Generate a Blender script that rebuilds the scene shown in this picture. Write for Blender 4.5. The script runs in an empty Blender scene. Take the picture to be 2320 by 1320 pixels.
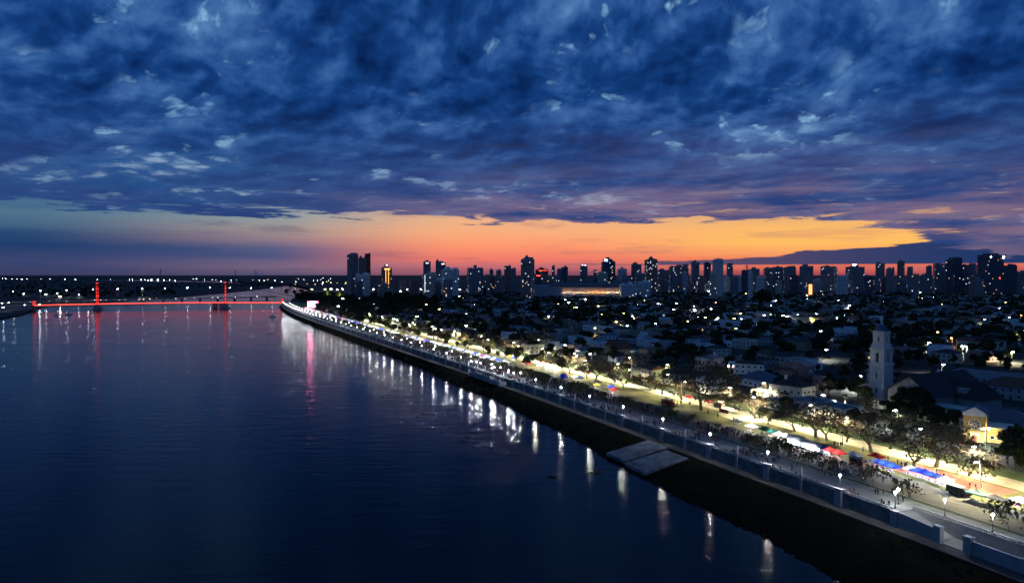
import bpy, math, random
import numpy as np
from mathutils import Vector, Matrix
from mathutils import noise as mnoise
rnd = random.Random(11)
R = math.radians
scn = bpy.context.scene
col = scn.collection

# ------------------------------------------------------------------ camera
ZP = 8.0          # level of the promenade and the town above the river
CZ = 68.0         # camera height above the river
FPX = 1600.0      # focal length in pixels of the 2320 px wide photograph
PITCH = math.atan(38.0 / FPX)
cam_d = bpy.data.cameras.new("camera"); cam = bpy.data.objects.new("camera", cam_d); col.objects.link(cam)
cam_d.sensor_width = 36.0; cam_d.lens = 36.0 * FPX / 2320.0
cam_d.clip_start = 1.0; cam_d.clip_end = 90000.0
cam.location = (0, 0, CZ); cam.rotation_euler = (R(90) - PITCH, 0, 0)
scn.camera = cam
scn.view_settings.view_transform = 'Standard'; scn.view_settings.look = 'None'
scn.view_settings.exposure = 0.0; scn.view_settings.gamma = 1.0; scn.view_settings.use_curve_mapping = False
scn.cycles.use_denoising = True
try: scn.cycles.denoiser = 'OPENIMAGEDENOISE'
except Exception: pass
scn.cycles.max_bounces = 5; scn.cycles.diffuse_bounces = 2; scn.cycles.glossy_bounces = 3
scn.cycles.transmission_bounces = 2; scn.cycles.volume_bounces = 0
scn.cycles.caustics_reflective = False; scn.cycles.caustics_refractive = False
scn.cycles.use_light_tree = True
scn.cycles.sample_clamp_indirect = 4.0

def lin(r, g, b):
    f = lambda c: (c / 255.0) / 12.92 if c <= 10.3 else (((c / 255.0) + 0.055) / 1.055) ** 2.4
    return (f(r), f(g), f(b), 1.0)

# ------------------------------------------------------------------ sky
def build_world():
    w = bpy.data.worlds.new("World"); scn.world = w; w.use_nodes = True
    nt = w.node_tree; N = nt.nodes; L = nt.links; N.clear()
    def nd(t, **k):
        n = N.new(t)
        for a, b in k.items(): setattr(n, a, b)
        return n
    def mth(op, a, b=None, c=None, clamp=False):
        n = nd('ShaderNodeMath', operation=op); n.use_clamp = clamp
        for i, v in enumerate((a, b, c)):
            if v is None: continue
            if isinstance(v, (int, float)): n.inputs[i].default_value = v
            else: L.new(v, n.inputs[i])
        return n.outputs[0]
    def sstep(v, lo, hi):
        n = nd('ShaderNodeMapRange', interpolation_type='SMOOTHSTEP')
        for i, x in ((0, v), (1, lo), (2, hi)):
            if isinstance(x, (int, float)): n.inputs[i].default_value = x
            else: L.new(x, n.inputs[i])
        return n.outputs[0]
    def mix(f, a, b, mode='MIX'):
        n = nd('ShaderNodeMix', data_type='RGBA', blend_type=mode)
        for i, x in ((0, f), (6, a), (7, b)):
            if isinstance(x, (int, float)): n.inputs[i].default_value = x
            elif isinstance(x, tuple): n.inputs[i].default_value = x
            else: L.new(x, n.inputs[i])
        return n.outputs[2]
    def ramp(v, stops, interp='LINEAR'):
        n = nd('ShaderNodeValToRGB'); n.color_ramp.interpolation = interp
        els = n.color_ramp.elements
        while len(els) < len(stops): els.new(0.5)
        for e, (p, c) in zip(els, stops): e.position = p; e.color = lin(*c)
        L.new(v, n.inputs[0]); return n.outputs[0]
    tc = nd('ShaderNodeTexCoord'); sp = nd('ShaderNodeSeparateXYZ'); L.new(tc.outputs['Generated'], sp.inputs[0])
    x, y, z = sp.outputs
    az = mth('ARCTAN2', x, y)                     # 0 straight ahead, + to the right
    el = z
    zz = mth('MAXIMUM', el, 0.0)
    def noise(vec, scale, detail, rough=0.55, dist=0.0, lac=2.0):
        n = nd('ShaderNodeTexNoise'); n.inputs['Scale'].default_value = scale; n.inputs['Detail'].default_value = detail
        n.inputs['Roughness'].default_value = rough; n.inputs['Distortion'].default_value = dist
        L.new(vec, n.inputs['Vector']); return n.outputs['Fac']
    def comb(a, b, c=0.0):
        n = nd('ShaderNodeCombineXYZ')
        for i, v in enumerate((a, b, c)):
            if isinstance(v, (int, float)): n.inputs[i].default_value = v
            else: L.new(v, n.inputs[i])
        return n.outputs[0]
    # thin streaks close to the horizon: azimuth / elevation space stretched sideways
    st = comb(mth('MULTIPLY', az, 3.2), mth('MULTIPLY', el, 75.0), 0.0)
    streak = noise(st, 1.0, 5, 0.6, 0.3)
    st2 = comb(mth('MULTIPLY', az, 5.0), mth('MULTIPLY', el, 46.0), 3.7)
    streak2 = noise(st2, 1.0, 6, 0.62, 0.2)
    st3 = comb(mth('MULTIPLY', az, 9.0), mth('MULTIPLY', el, 110.0), 9.1)
    streak3 = noise(st3, 1.0, 5, 0.62, 0.4)
    elw = mth('ADD', el, mth('MULTIPLY', mth('SUBTRACT', streak, 0.5), 0.012))
    k = mth('MULTIPLY', elw, 8.0)                  # ramp coordinate: 0.125 elevation = 1
    s = 8.0
    left = ramp(k, [(0.0, (58, 60, 96)), (0.016*s, (62, 70, 112)), (0.034*s, (30, 60, 108)), (0.050*s, (40, 74, 116)), (0.058*s, (66, 98, 130)), (0.072*s, (80, 116, 142)), (0.09*s, (66, 104, 140)), (0.125*s, (50, 86, 140))])
    midl = ramp(k, [(0.0, (92, 82, 112)), (0.012*s, (122, 102, 128)), (0.024*s, (82, 88, 130)), (0.036*s, (92, 96, 134)), (0.047*s, (150, 126, 138)), (0.062*s, (168, 152, 146)), (0.078*s, (146, 160, 164)), (0.125*s, (110, 130, 165))])
    midr = ramp(k, [(0.0, (134, 78, 100)), (0.012*s, (196, 110, 116)), (0.022*s, (240, 124, 106)), (0.040*s, (253, 150, 112)), (0.058*s, (250, 172, 124)), (0.074*s, (238, 178, 134)), (0.1*s, (190, 160, 150)), (0.125*s, (140, 150, 170))])
    right = ramp(k, [(0.0, (150, 70, 84)), (0.008*s, (212, 104, 92)), (0.016*s, (238, 118, 82)), (0.028*s, (250, 158, 100)), (0.042*s, (255, 190, 98)), (0.060*s, (252, 188, 106)), (0.08*s, (226, 172, 120)), (0.125*s, (150, 150, 160))])
    farr = ramp(k, [(0.0, (120, 62, 78)), (0.008*s, (190, 92, 82)), (0.014*s, (196, 98, 84)), (0.03*s, (90, 84, 110)), (0.06*s, (60, 76, 116)), (0.125*s, (50, 80, 125))])
    c = mix(sstep(az, -0.62, -0.24), left, midl)
    c = mix(sstep(az, -0.34, -0.06), c, midr)
    c = mix(sstep(az, 0.03, 0.38), c, right)
    c = mix(sstep(az, 0.62, 0.95), c, farr)
    # the glow fades away from the sunset side, all round behind the camera
    back = sstep(mth('ABSOLUTE', az), 1.0, 1.7)
    c = mix(back, c, left)
    # faint darker bars across the clear strip
    bar = mth('MULTIPLY', sstep(streak2, 0.52, 0.68), 0.35)
    c = mix(bar, c, mix(sstep(az, -0.3, 0.5), lin(40, 66, 112), lin(186, 118, 118)))
    nish = nd('ShaderNodeTexSky'); nish.sky_type = 'NISHITA'; nish.sun_disc = False
    nish.sun_elevation = R(-2.5); nish.sun_rotation = R(30.0)
    nsc = mix(1.0, nish.outputs[0], (0.0015, 0.0015, 0.0015, 1.0), 'MULTIPLY')
    c = mix(1.0, c, nsc, 'ADD')
    # dark bank of cloud low on the right
    top = mth('ADD', mth('MULTIPLY', mth('POWER', mth('MAXIMUM', mth('SUBTRACT', az, 0.16), 0.0), 1.6), 0.118), 0.0165)
    top = mth('ADD', top, mth('MULTIPLY', mth('SUBTRACT', streak3, 0.5), 0.022))
    bk = mth('MULTIPLY', sstep(mth('SUBTRACT', top, el), -0.0008, 0.0012), sstep(el, 0.0128, 0.0140))
    bk = mth('MULTIPLY', bk, sstep(az, 0.02, 0.20))
    c = mix(bk, c, mix(sstep(az, 0.2, 0.62), lin(92, 76, 106), lin(30, 56, 104)))
    # the high deck of broken cloud, laid out on a plane above
    inv = mth('DIVIDE', 1.0, mth('ADD', zz, 0.12))
    px = mth('MULTIPLY', x, inv); py = mth('MULTIPLY', y, inv)
    rad = mth('MULTIPLY', inv, 0.57)
    P = comb(mth('ADD', mth('MULTIPLY', az, 2.8), mth('MULTIPLY', rad, 0.14)), rad, 5.3)
    def vadd(vec, fac, amt):
        a = nd('ShaderNodeVectorMath', operation='SUBTRACT'); L.new(fac, a.inputs[0]); a.inputs[1].default_value = (.5, .5, .5)
        b = nd('ShaderNodeVectorMath', operation='SCALE'); L.new(a.outputs[0], b.inputs[0]); b.inputs['Scale'].default_value = amt
        c_ = nd('ShaderNodeVectorMath', operation='ADD'); L.new(vec, c_.inputs[0]); L.new(b.outputs[0], c_.inputs[1]); return c_.outputs[0]
    wn = nd('ShaderNodeTexNoise'); wn.inputs['Scale'].default_value = 3.0; wn.inputs['Detail'].default_value = 4; L.new(P, wn.inputs['Vector'])
    PW = vadd(P, wn.outputs['Color'], 0.16)
    def shift(vec, a_, b_):
        n = nd('ShaderNodeVectorMath', operation='ADD'); L.new(vec, n.inputs[0]); n.inputs[1].default_value = (a_, b_, 0.0); return n.outputs[0]
    big = noise(P, 1.5, 3, 0.5, 0.3)
    h1 = noise(PW, 5.2, 5, 0.50, 0.0); h1b = noise(shift(PW, -0.03, -0.055), 5.2, 5, 0.50, 0.0)
    h2 = noise(PW, 11.0, 4, 0.5, 0.0); h2b = noise(shift(PW, -0.015, -0.03), 11.0, 4, 0.5, 0.0)
    relief = mth('ADD', mth('MULTIPLY', mth('SUBTRACT', h1b, h1), 1.5), mth('MULTIPLY', mth('SUBTRACT', h2b, h2), 0.6))
    v = mth('ADD', mth('MULTIPLY', mth('SUBTRACT', big, 0.5), 1.25), mth('MULTIPLY', mth('SUBTRACT', h1, 0.5), 1.0))
    v = mth('ADD', v, mth('MULTIPLY', mth('SUBTRACT', h2, 0.5), 0.34))
    vc = mth('ADD', mth('ADD', v, relief), 0.56)
    deck = ramp(vc, [(0.0, (5, 24, 68)), (0.24, (9, 42, 96)), (0.46, (20, 62, 124)), (0.62, (42, 84, 146)), (0.80, (66, 108, 166)), (1.0, (98, 144, 194))])
    gm = mth('MULTIPLY', sstep(mth('ADD', mth('MULTIPLY', h1, 0.55), mth('MULTIPLY', h2, 0.65)), 0.665, 0.775), sstep(big, 0.42, 0.56))
    deck = mix(mth('MULTIPLY', gm, 0.85), deck, lin(138, 190, 228))
    lowtint = mix(sstep(az, -0.45, 0.25), lin(36, 76, 130), lin(92, 98, 140))
    lowtint = mix(sstep(az, 0.3, 0.8), lowtint, lin(52, 74, 116))
    lowvar = mix(sstep(streak2, 0.32, 0.66), lin(46, 66, 122), lowtint)
    hi = mth('MAXIMUM', sstep(vc, 0.80, 1.05), mth('MULTIPLY', gm, 0.35))
    lowvar = mix(mth('MULTIPLY', hi, 0.7), lowvar, lin(176, 190, 206))
    deckc = mix(sstep(el, 0.31, 0.09), deck, lowvar)
    n = nd('ShaderNodeMapRange', interpolation_type='SMOOTHSTEP'); L.new(el, n.inputs[0])
    n.inputs[1].default_value = 0.24; n.inputs[2].default_value = 0.085; n.inputs[3].default_value = 0.0; n.inputs[4].default_value = 0.80
    deckc = mix(n.outputs[0], deck, lowvar)
    warm = mth('MULTIPLY', mth('MULTIPLY', sstep(el, 0.150, 0.082), sstep(az, -0.45, 0.15)), mth('MULTIPLY', sstep(az, 1.1, 0.5), sstep(streak2, 0.35, 0.65)))
    deckc = mix(mth('MULTIPLY', warm, 0.42), deckc, lin(176, 128, 134))
    edge = mth('ADD', 0.0805, mth('MULTIPLY', mth('SUBTRACT', streak2, 0.5), 0.034))
    edge = mth('SUBTRACT', edge, mth('MULTIPLY', sstep(az, -0.2, 0.0), 0.006))
    edge = mth('ADD', edge, mth('MULTIPLY', mth('SUBTRACT', streak3, 0.5), 0.05))
    edge = mth('SUBTRACT', edge, mth('MULTIPLY', sstep(az, 0.36, 0.66), 0.05))
    dm = sstep(mth('SUBTRACT', el, edge), -0.001, 0.0035)
    # tears through the deck just above its lower edge, where the glow shows
    tear = mth('MULTIPLY', sstep(streak3, 0.56, 0.66), sstep(el, 0.125, 0.088))
    tear = mth('MULTIPLY', tear, 0.55)
    dm = mth('MULTIPLY', dm, mth('SUBTRACT', 1.0, tear))
    c = mix(dm, c, deckc)
    # below the horizon
    c = mix(sstep(el, -0.004, -0.03), c, (0.004, 0.006, 0.012, 1))
    n = nd('ShaderNodeMapRange', interpolation_type='LINEAR'); L.new(el, n.inputs[0])
    n.inputs[1].default_value = 0.0; n.inputs[2].default_value = -0.03
    cc = mix(n.outputs[0], c, (0.004, 0.006, 0.012, 1))
    bg = nd('ShaderNodeBackground'); bg.inputs[1].default_value = 1.0; L.new(cc, bg.inputs[0])
    out = nd('ShaderNodeOutputWorld'); L.new(bg.outputs[0], out.inputs[0])
    w.cycles.sampling_method = 'MANUAL'; w.cycles.sample_map_resolution = 1024
build_world()

# ------------------------------------------------------------------ picture / ground helpers
cp, sp_ = math.cos(PITCH), math.sin(PITCH)
def ray(px, py):
    a = (px - 1160) / FPX; b = (660 - py) / FPX
    return (a, cp + b * sp_, -sp_ + b * cp)
def G(px, py, z=ZP):
    d = ray(px, py); k = (z - CZ) / d[2]
    return (d[0] * k, d[1] * k)
def zat(py, Y):                                  # height seen at row py at depth Y
    d = ray(1160, py); return CZ + d[2] / d[1] * Y
def xat(px, Y): return (px - 1160) / FPX * Y / 1.0 * (1 / (cp))
def pix(X, Y, Z=ZP):
    dz = Z - CZ; dep = Y * cp - dz * sp_; up = Y * sp_ + dz * cp
    if dep < 1: return (-9999, -9999)
    return (1160 + X / dep * FPX, 660 - up / dep * FPX)
_pts = [(108.2,153.7),(92.5,192),(84.8,203),(66.8,243),(55.6,273),(32,322),(-3.7,397),(-29,464),(-67.6,552),(-130,671),(-224,865),(-481,1477)]
_fit = np.polyfit([p[1] for p in _pts], [p[0] for p in _pts], 3)
_d = np.polyder(_fit)
def bx_(Y):
    if Y < 150: return float(np.polyval(_fit, 150) + (Y - 150) * np.polyval(_d, 150))
    if Y > 1480: return float(np.polyval(_fit, 1480) + (Y - 1480) * np.polyval(_d, 1480))
    return float(np.polyval(_fit, Y))
def tang(Y):
    Yc = min(max(Y, 150), 1480); v = Vector((float(np.polyval(_d, Yc)), 1.0)); return v.normalized()
def PT(Y, t):                                    # point at parameter Y of the river wall, t metres inland
    u = tang(Y); return (bx_(Y) + u.y * t, Y - u.x * t)
def ST(X, Y):                                    # inverse: parameter and inland offset
    p = Y
    for _ in range(8):
        u = tang(p); dx, dy = X - bx_(p), Y - p
        p += (dx * u.x + dy * u.y) * u.y
    u = tang(p); return p, (X - bx_(p)) * u.y + (Y - p) * (-u.x)
def ang(Y):                                      # z rotation: local x towards the near end, local y inland
    u = tang(Y); return math.atan2(-u.y, -u.x)
TH = ang(300)

# ------------------------------------------------------------------ materials
def mat(name, c, rough=0.8, var=0.15, scale=2.0, emit=None, es=0.0, metal=0.0, bump=0.0, c2=None, spec=0.3):
    m = bpy.data.materials.new(name); m.use_nodes = True; nt = m.node_tree; b = nt.nodes['Principled BSDF']
    b.inputs['Roughness'].default_value = rough; b.inputs['Metallic'].default_value = metal
    b.inputs['Specular IOR Level'].default_value = spec
    c = tuple(c[:3])
    if var > 0:
        tc = nt.nodes.new('ShaderNodeTexCoord'); n = nt.nodes.new('ShaderNodeTexNoise')
        n.inputs['Scale'].default_value = scale; n.inputs['Detail'].default_value = 5; n.inputs['Roughness'].default_value = 0.6
        nt.links.new(tc.outputs['Object'], n.inputs['Vector'])
        r = nt.nodes.new('ShaderNodeValToRGB'); e = r.color_ramp.elements
        e[0].position = 0.32; e[1].position = 0.68
        lo = tuple(v * (1 - var) for v in c); hi = tuple(min(1, v * (1 + var)) for v in c) if c2 is None else c2
        e[0].color = lo + (1,); e[1].color = tuple(hi[:3]) + (1,)
        nt.links.new(n.outputs['Fac'], r.inputs[0]); nt.links.new(r.outputs[0], b.inputs['Base Color'])
        if bump:
            bp = nt.nodes.new('ShaderNodeBump'); bp.inputs['Strength'].default_value = bump
            nt.links.new(n.outputs['Fac'], bp.inputs['Height']); nt.links.new(bp.outputs[0], b.inputs['Normal'])
    else: b.inputs['Base Color'].default_value = c + (1,)
    if emit:
        b.inputs['Emission Color'].default_value = tuple(emit[:3]) + (1,); b.inputs['Emission Strength'].default_value = es
    return m
M = {}
M['white'] = mat('white_plaster', (.75, .75, .74), .85, .18, .5)
M['cream'] = mat('cream_plaster', (.60, .54, .43), .85, .18, .5)
M['grey'] = mat('grey_plaster', (.36, .36, .38), .85, .2, .5)
M['tan'] = mat('tan_plaster', (.33, .25, .17), .85, .2, .5)
M['yellow'] = mat('yellow_plaster', (.50, .36, .13), .85, .15, .5)
M['pink'] = mat('pink_plaster', (.38, .24, .20), .85, .2, .5)
M['brick'] = mat('brick_red', (.20, .08, .05), .9, .25, 1.0)
M['rooftile'] = mat('clay_roof', (.13, .055, .035), .85, .3, .8)
M['roofdark'] = mat('dark_roof', (.028, .026, .028), .8, .3, .8)
M['roofblue'] = mat('slate_roof', (.07, .08, .11), .5, .25, .8)
M['roofflat'] = mat('flat_roof', (.15, .15, .155), .9, .4, .3)
M['conc'] = mat('concrete', (.27, .27, .26), .85, .22, .35)
M['conclight'] = mat('pale_concrete', (.26, .27, .28), .85, .18, .3)
M['ramp'] = mat('stained_ramp_concrete', (.09, .10, .11), .85, .35, .22, c2=(.22, .23, .25))
M['parapet'] = mat('painted_parapet', (.30, .31, .31), .8, .15, 1.0)
M['asphalt'] = mat('asphalt', (.085, .08, .07), .85, .25, .12, c2=(.13, .12, .10))
M['paving'] = mat('paving', (.17, .175, .165), .8, .25, .25)
M['street'] = mat('side_street_asphalt', (.05, .05, .05), .9, .25, .2)
M['sand'] = mat('sandy_ground', (.36, .32, .23), .95, .3, .12)
M['lawn'] = mat('lawn_turf', (.09, .105, .03), .95, .45, .1, c2=(.18, .16, .06))
M['verge'] = mat('verge_turf', (.04, .06, .02), .95, .4, .3)
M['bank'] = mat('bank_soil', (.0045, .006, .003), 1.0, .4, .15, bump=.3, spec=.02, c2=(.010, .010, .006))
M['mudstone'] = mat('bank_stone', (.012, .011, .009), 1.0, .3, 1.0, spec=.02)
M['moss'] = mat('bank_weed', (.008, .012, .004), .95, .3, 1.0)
M['walk'] = mat('worn_walkway', (.06, .055, .05), .9, .35, .3)
M['wallc'] = mat('river_wall_concrete', (.14, .155, .145), .9, .4, .25)
M['mud'] = mat('mud', (.02, .018, .014), .9, .4, .2)
M['earth'] = mat('town_ground', (.02, .024, .018), .95, .5, .02)
M['far'] = mat('far_flat_land', (.012, .018, .014), .95, .5, .004)
M['glassd'] = mat('dark_glass', (.02, .025, .035), .25, 0, spec=.5)
M['lit_w'] = mat('lit_window_white', (.5, .5, .5), .6, 0, emit=(.85, .93, 1.0), es=1.6)
M['lit_y'] = mat('lit_window_warm', (.5, .4, .3), .6, 0, emit=(1, .62, .22), es=1.1)
M['lit_o'] = mat('facade_strip_orange', (.5, .3, .2), .6, 0, emit=(1, .42, .10), es=3.0)
M['lamp'] = mat('lamp_globe', (.9, .9, .9), .5, 0, emit=(.95, .98, 1.0), es=22.0)
M['lampw'] = mat('lamp_head_warm', (.9, .9, .8), .5, 0, emit=(1, .93, .62), es=40.0)
M['lampt'] = mat('lamp_head_town', (.9, .9, .9), .5, 0, emit=(.93, .98, 1.0), es=60.0)
M['lampy'] = mat('lamp_head_yellow', (.9, .8, .4), .5, 0, emit=(1, .85, .25), es=30.0)
M['lampo'] = mat('lamp_head_orange', (.9, .6, .4), .5, 0, emit=(1, .5, .2), es=30.0)
M['lampteal'] = mat('lamp_head_teal', (.5, .9, .8), .5, 0, emit=(.4, 1, .85), es=30.0)
M['lampr'] = mat('beacon_red', (.9, .1, .1), .5, 0, emit=(1, .04, .03), es=14.0)
M['led_red'] = mat('red_led', (.5, .02, .02), .5, 0, emit=(1, .035, .02), es=2.4)
M['led_red2'] = mat('red_led_bright', (.5, .02, .02), .5, 0, emit=(1, .07, .05), es=2.8)
M['ledw'] = mat('stall_tube', (.9, .9, .9), .5, 0, emit=(.92, .96, 1.0), es=18.0)
M['steelred'] = mat('red_painted_steel', (.35, .03, .02), .5, .15, 1.0)
M['steel'] = mat('galvanised_steel', (.22, .23, .24), .5, .15, 1.0, metal=.6)
M['black'] = mat('black_paint', (.02, .02, .022), .5, .1, 1.0)
M['whitep'] = mat('white_paint', (.7, .7, .7), .45, .08, 1.0, spec=.5)
M['redp'] = mat('red_paint', (.45, .03, .03), .45, .1, 1.0)
M['rubber'] = mat('tyre_rubber', (.02, .02, .02), .9, 0)
def cloth(n, c):
    m = mat('canvas_' + n, c, .8, .1, 1.5); nt = m.node_tree; b = nt.nodes['Principled BSDF']; out = nt.nodes['Material Output']
    t = nt.nodes.new('ShaderNodeBsdfTranslucent'); t.inputs[0].default_value = tuple(c) + (1,); x = nt.nodes.new('ShaderNodeMixShader'); x.inputs[0].default_value = .4
    nt.links.new(b.outputs[0], x.inputs[1]); nt.links.new(t.outputs[0], x.inputs[2]); nt.links.new(x.outputs[0], out.inputs['Surface']); M[n] = m
for n, c in (('c_blue', (.03, .07, .50)), ('c_red', (.55, .04, .04)), ('c_white', (.7, .7, .7)), ('c_teal', (.25, .50, .46)), ('c_green', (.03, .14, .10)), ('c_black', (.03, .03, .035)), ('c_yellow', (.6, .45, .06)), ('c_dblue', (.03, .05, .18)), ('c_grey', (.3, .31, .32))): cloth(n, c)
M['bark'] = mat('bark', (.10, .08, .06), .95, .35, 2.0)
M['barkpale'] = mat('pale_bark', (.17, .13, .085), .95, .3, 2.0)
M['leaf'] = mat('dark_leaves', (.022, .034, .012), .8, .5, .35, c2=(.05, .065, .02))
M['leaf2'] = mat('olive_leaves', (.05, .055, .018), .8, .5, .35, c2=(.085, .085, .03))
M['leafg'] = mat('fresh_leaves', (.07, .12, .02), .8, .4, .35, c2=(.13, .18, .03))
M['leafd'] = mat('dry_leaves', (.075, .066, .026), .9, .5, .35)
M['skin'] = mat('skin', (.30, .18, .12), .6, 0)
M['hair'] = mat('hair', (.02, .014, .01), .7, 0)
for n, c in (('j_black', (.018, .018, .022)), ('j_navy', (.02, .03, .07)), ('j_grey', (.08, .08, .09)), ('j_red', (.22, .03, .03)), ('j_white', (.45, .45, .45)), ('j_denim', (.03, .05, .10)), ('j_olive', (.05, .055, .03))):
    M[n] = mat('cloth_' + n[2:], c, .85, 0)
M['court'] = mat('red_court', (.42, .12, .08), .85, .12, .3)
M['line'] = mat('line_paint', (.22, .22, .21), .8, .1, 1.0)
M['plantm'] = mat('floating_weed', (.01, .014, .006), .9, .4, 1.0)

# ------------------------------------------------------------------ mesh helper
class MB:
    def __init__(s): s.v = []; s.f = []; s.m = []; s.mats = []
    def mi(s, m):
        if m not in s.mats: s.mats.append(m)
        return s.mats.index(m)
    def add(s, vs, fs, m):
        o = len(s.v); k = s.mi(m); s.v.extend(vs)
        for f in fs: s.f.append(tuple(i + o for i in f)); s.m.append(k)
    def box(s, x0, x1, y0, y1, z0, z1, m, bottom=False):
        vs = [(x0,y0,z0),(x1,y0,z0),(x1,y1,z0),(x0,y1,z0),(x0,y0,z1),(x1,y0,z1),(x1,y1,z1),(x0,y1,z1)]
        fs = [(4,5,6,7),(0,1,5,4),(1,2,6,5),(2,3,7,6),(3,0,4,7)]
        if bottom: fs.append((0,3,2,1))
        s.add(vs, fs, m)
    def tube(s, p0, p1, r0, r1, m, n=6, cap=False):
        p0 = Vector(p0); p1 = Vector(p1); d = p1 - p0
        if d.length < 1e-6: return
        d.normalize(); a = d.orthogonal().normalized(); b = d.cross(a)
        vs = []
        for p, r in ((p0, r0), (p1, r1)):
            for i in range(n):
                q = 2 * math.pi * i / n; vs.append(tuple(p + (a * math.cos(q) + b * math.sin(q)) * r))
        fs = [(i, (i+1) % n, n + (i+1) % n, n + i) for i in range(n)]
        if cap: fs += [tuple(range(n - 1, -1, -1)), tuple(range(n, 2*n))]
        s.add(vs, fs, m)
    def lathe(s, prof, m, n=8, c=(0,0), sq=False, rot=0.0):
        vs = []; 
        for r, z in prof:
            for i in range(n):
                q = 2 * math.pi * (i + (.5 if sq else 0)) / n + rot; vs.append((c[0] + r * math.cos(q), c[1] + r * math.sin(q), z))
        fs = []
        for k in range(len(prof) - 1):
            for i in range(n): fs.append((k*n+i, k*n+(i+1) % n, (k+1)*n+(i+1) % n, (k+1)*n+i))
        fs.append(tuple((len(prof)-1)*n + i for i in range(n)))
        s.add(vs, fs, m)
    def hip(s, x0, x1, y0, y1, z, h, m, ov=.4, gable=False):
        x0 -= ov; x1 += ov; y0 -= ov; y1 += ov
        w, d = x1 - x0, y1 - y0
        if w >= d:
            e = 0 if gable else d / 2; r = [(x0 + e, (y0+y1)/2, z+h), (x1 - e, (y0+y1)/2, z+h)]
            fs = [(0,1,5,4), (1,2,5), (2,3,4,5), (3,0,4), (3,2,1,0)]
        else:
            e = 0 if gable else w / 2; r = [((x0+x1)/2, y0 + e, z+h), ((x0+x1)/2, y1 - e, z+h)]
            fs = [(0,1,4), (1,2,5,4), (2,3,5), (3,0,4,5), (3,2,1,0)]
        s.add([(x0,y0,z),(x1,y0,z),(x1,y1,z),(x0,y1,z)] + r, fs, m)
    def mesh(s, name):
        me = bpy.data.meshes.new(name); me.from_pydata(s.v, [], s.f)
        for m in s.mats: me.materials.append(M[m])
        if len(s.mats) > 1: me.polygons.foreach_set('material_index', s.m)
        me.update(); return me
def link(name, data, parent=None, loc=(0,0,0), rz=0.0, sc=None):
    o = bpy.data.objects.new(name, data); col.objects.link(o); o.location = loc; o.rotation_euler = (0, 0, rz)
    if sc is not None: o.scale = (sc, sc, sc) if isinstance(sc, (int, float)) else sc
    if parent is not None: o.parent = parent
    return o
def struct(name, mb, **k):
    o = link(name, mb.mesh(name) if isinstance(mb, MB) else mb, **k); o['kind'] = 'structure'; return o

def leafq(mb, q, c, s, m):
    a = Vector((q.gauss(0,1), q.gauss(0,1), q.gauss(0,.6))).normalized(); b = a.orthogonal().normalized(); b.rotate(Matrix.Rotation(q.uniform(0, 6.28), 3, a)); a2 = a.cross(b)
    mb.add([tuple(c + b*s), tuple(c + a2*s*.7), tuple(c - b*s), tuple(c - a2*s*.7)], [(0,1,2,3)], m)

# ------------------------------------------------------------------ labels
LM = [  # landmarks in photograph pixels
 (1507,912,'white and red van'),(1391,888,'red stall'),(1275,850,'round blue tent'),(1195,826,'red tree stall'),(1157,810,'yellow tent'),
 (1668,958,'small white tent'),(1734,975,'dark green tent'),(1802,1000,'white food truck'),(1892,1030,'long red tent'),(1987,1036,'red tent on the grass'),
 (2010,1062,'two blue tents'),(2100,1085,'long row of blue tents'),(2220,1128,'mint tent'),(2270,1105,'red sports court'),(1589,929,'giant spreading tree'),
 (1480,1020,'concrete boat ramp'),(2120,1190,'river stairs'),(1998,900,'church tower'),(2110,910,'church nave'),(2207,970,'round window house'),(1781,890,'balcony house'),
 (1700,825,'lit porch house'),(1804,830,'pink arched house'),(1380,800,'tan gabled house'),(1448,775,'flat white house'),(1115,838,'far river landing'),
 (707,700,'pink screen'),(639,690,'red bridge end'),(812,640,'twin dark towers'),(875,640,'orange lit tower'),(985,650,'bright edged block'),(1195,640,'tall balconied tower'),
 (1330,660,'long arcade hall'),(1378,640,'tower with blue sign'),(1475,640,'stepped brown tower'),(1626,640,'slim white tower'),(1832,650,'orange striped tower'),(1935,640,'rooftop lamp block'),
 (2243,640,'wide end tower'),(1300,760,'curved white house'),(1620,735,'pale blue houses'),(1930,690,'bright floodlights'),(2157,766,'orange street light'),(900,700,'dark park grove'),
 (1000,690,'low roofs'),(1520,700,'lit pink house row'),(1280,700,'tall dark cypress'),(1730,660,'tall dark grove'),(2200,700,'dark town edge'),(80,700,'left bank'),(300,660,'far road bridge'),
 (930,760,'crowded far promenade'),(800,735,'far line of stalls'),(1420,830,'park street lamp'),(560,655,'river channel mouth'),(620,662,'bridgehead lights'),(221,670,'left bridge tower'),(512,668,'right bridge tower'),(400,640,'far bank light row'),(100,640,'far bank west lights'),(750,640,'lights beyond the bend'),(1050,725,'dark tree park'),(1100,690,'first low suburb'),(1400,700,'central low suburb'),(1650,690,'eastern low suburb'),(1800,740,'bright lamp cluster'),(2050,740,'dim suburb behind the tower'),(1900,790,'dark tree belt'),(1550,850,'green lit bushes'),(2000,1090,'road beside the blue tents'),(2200,1180,'near road end'),(1900,1080,'verge palm'),(1700,1010,'crowd at white tents'),(1450,930,'first palm pair'),(1330,890,'middle crowd'),(1260,865,'dense middle crowd'),(1000,790,'far crowd'),(2300,1210,'near stair lamp'),(2285,1000,'edge evergreen')]
REG = []
def where(X, Y, Z=ZP):
    px, py = pix(X, Y, Z)
    best = min(LM, key=lambda l: math.hypot(l[0] - px, (l[1] - py) * 2.2))
    dx, dy = px - best[0], (py - best[1]) * 2.2
    d = math.hypot(dx, dy)
    if abs(dx) > abs(dy): r = 'right of' if dx > 0 else 'left of'
    else: r = 'in front of' if dy > 0 else 'behind'
    pre = 'just ' if d < 45 else ''
    return pre + r + ' the ' + best[2]
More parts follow.
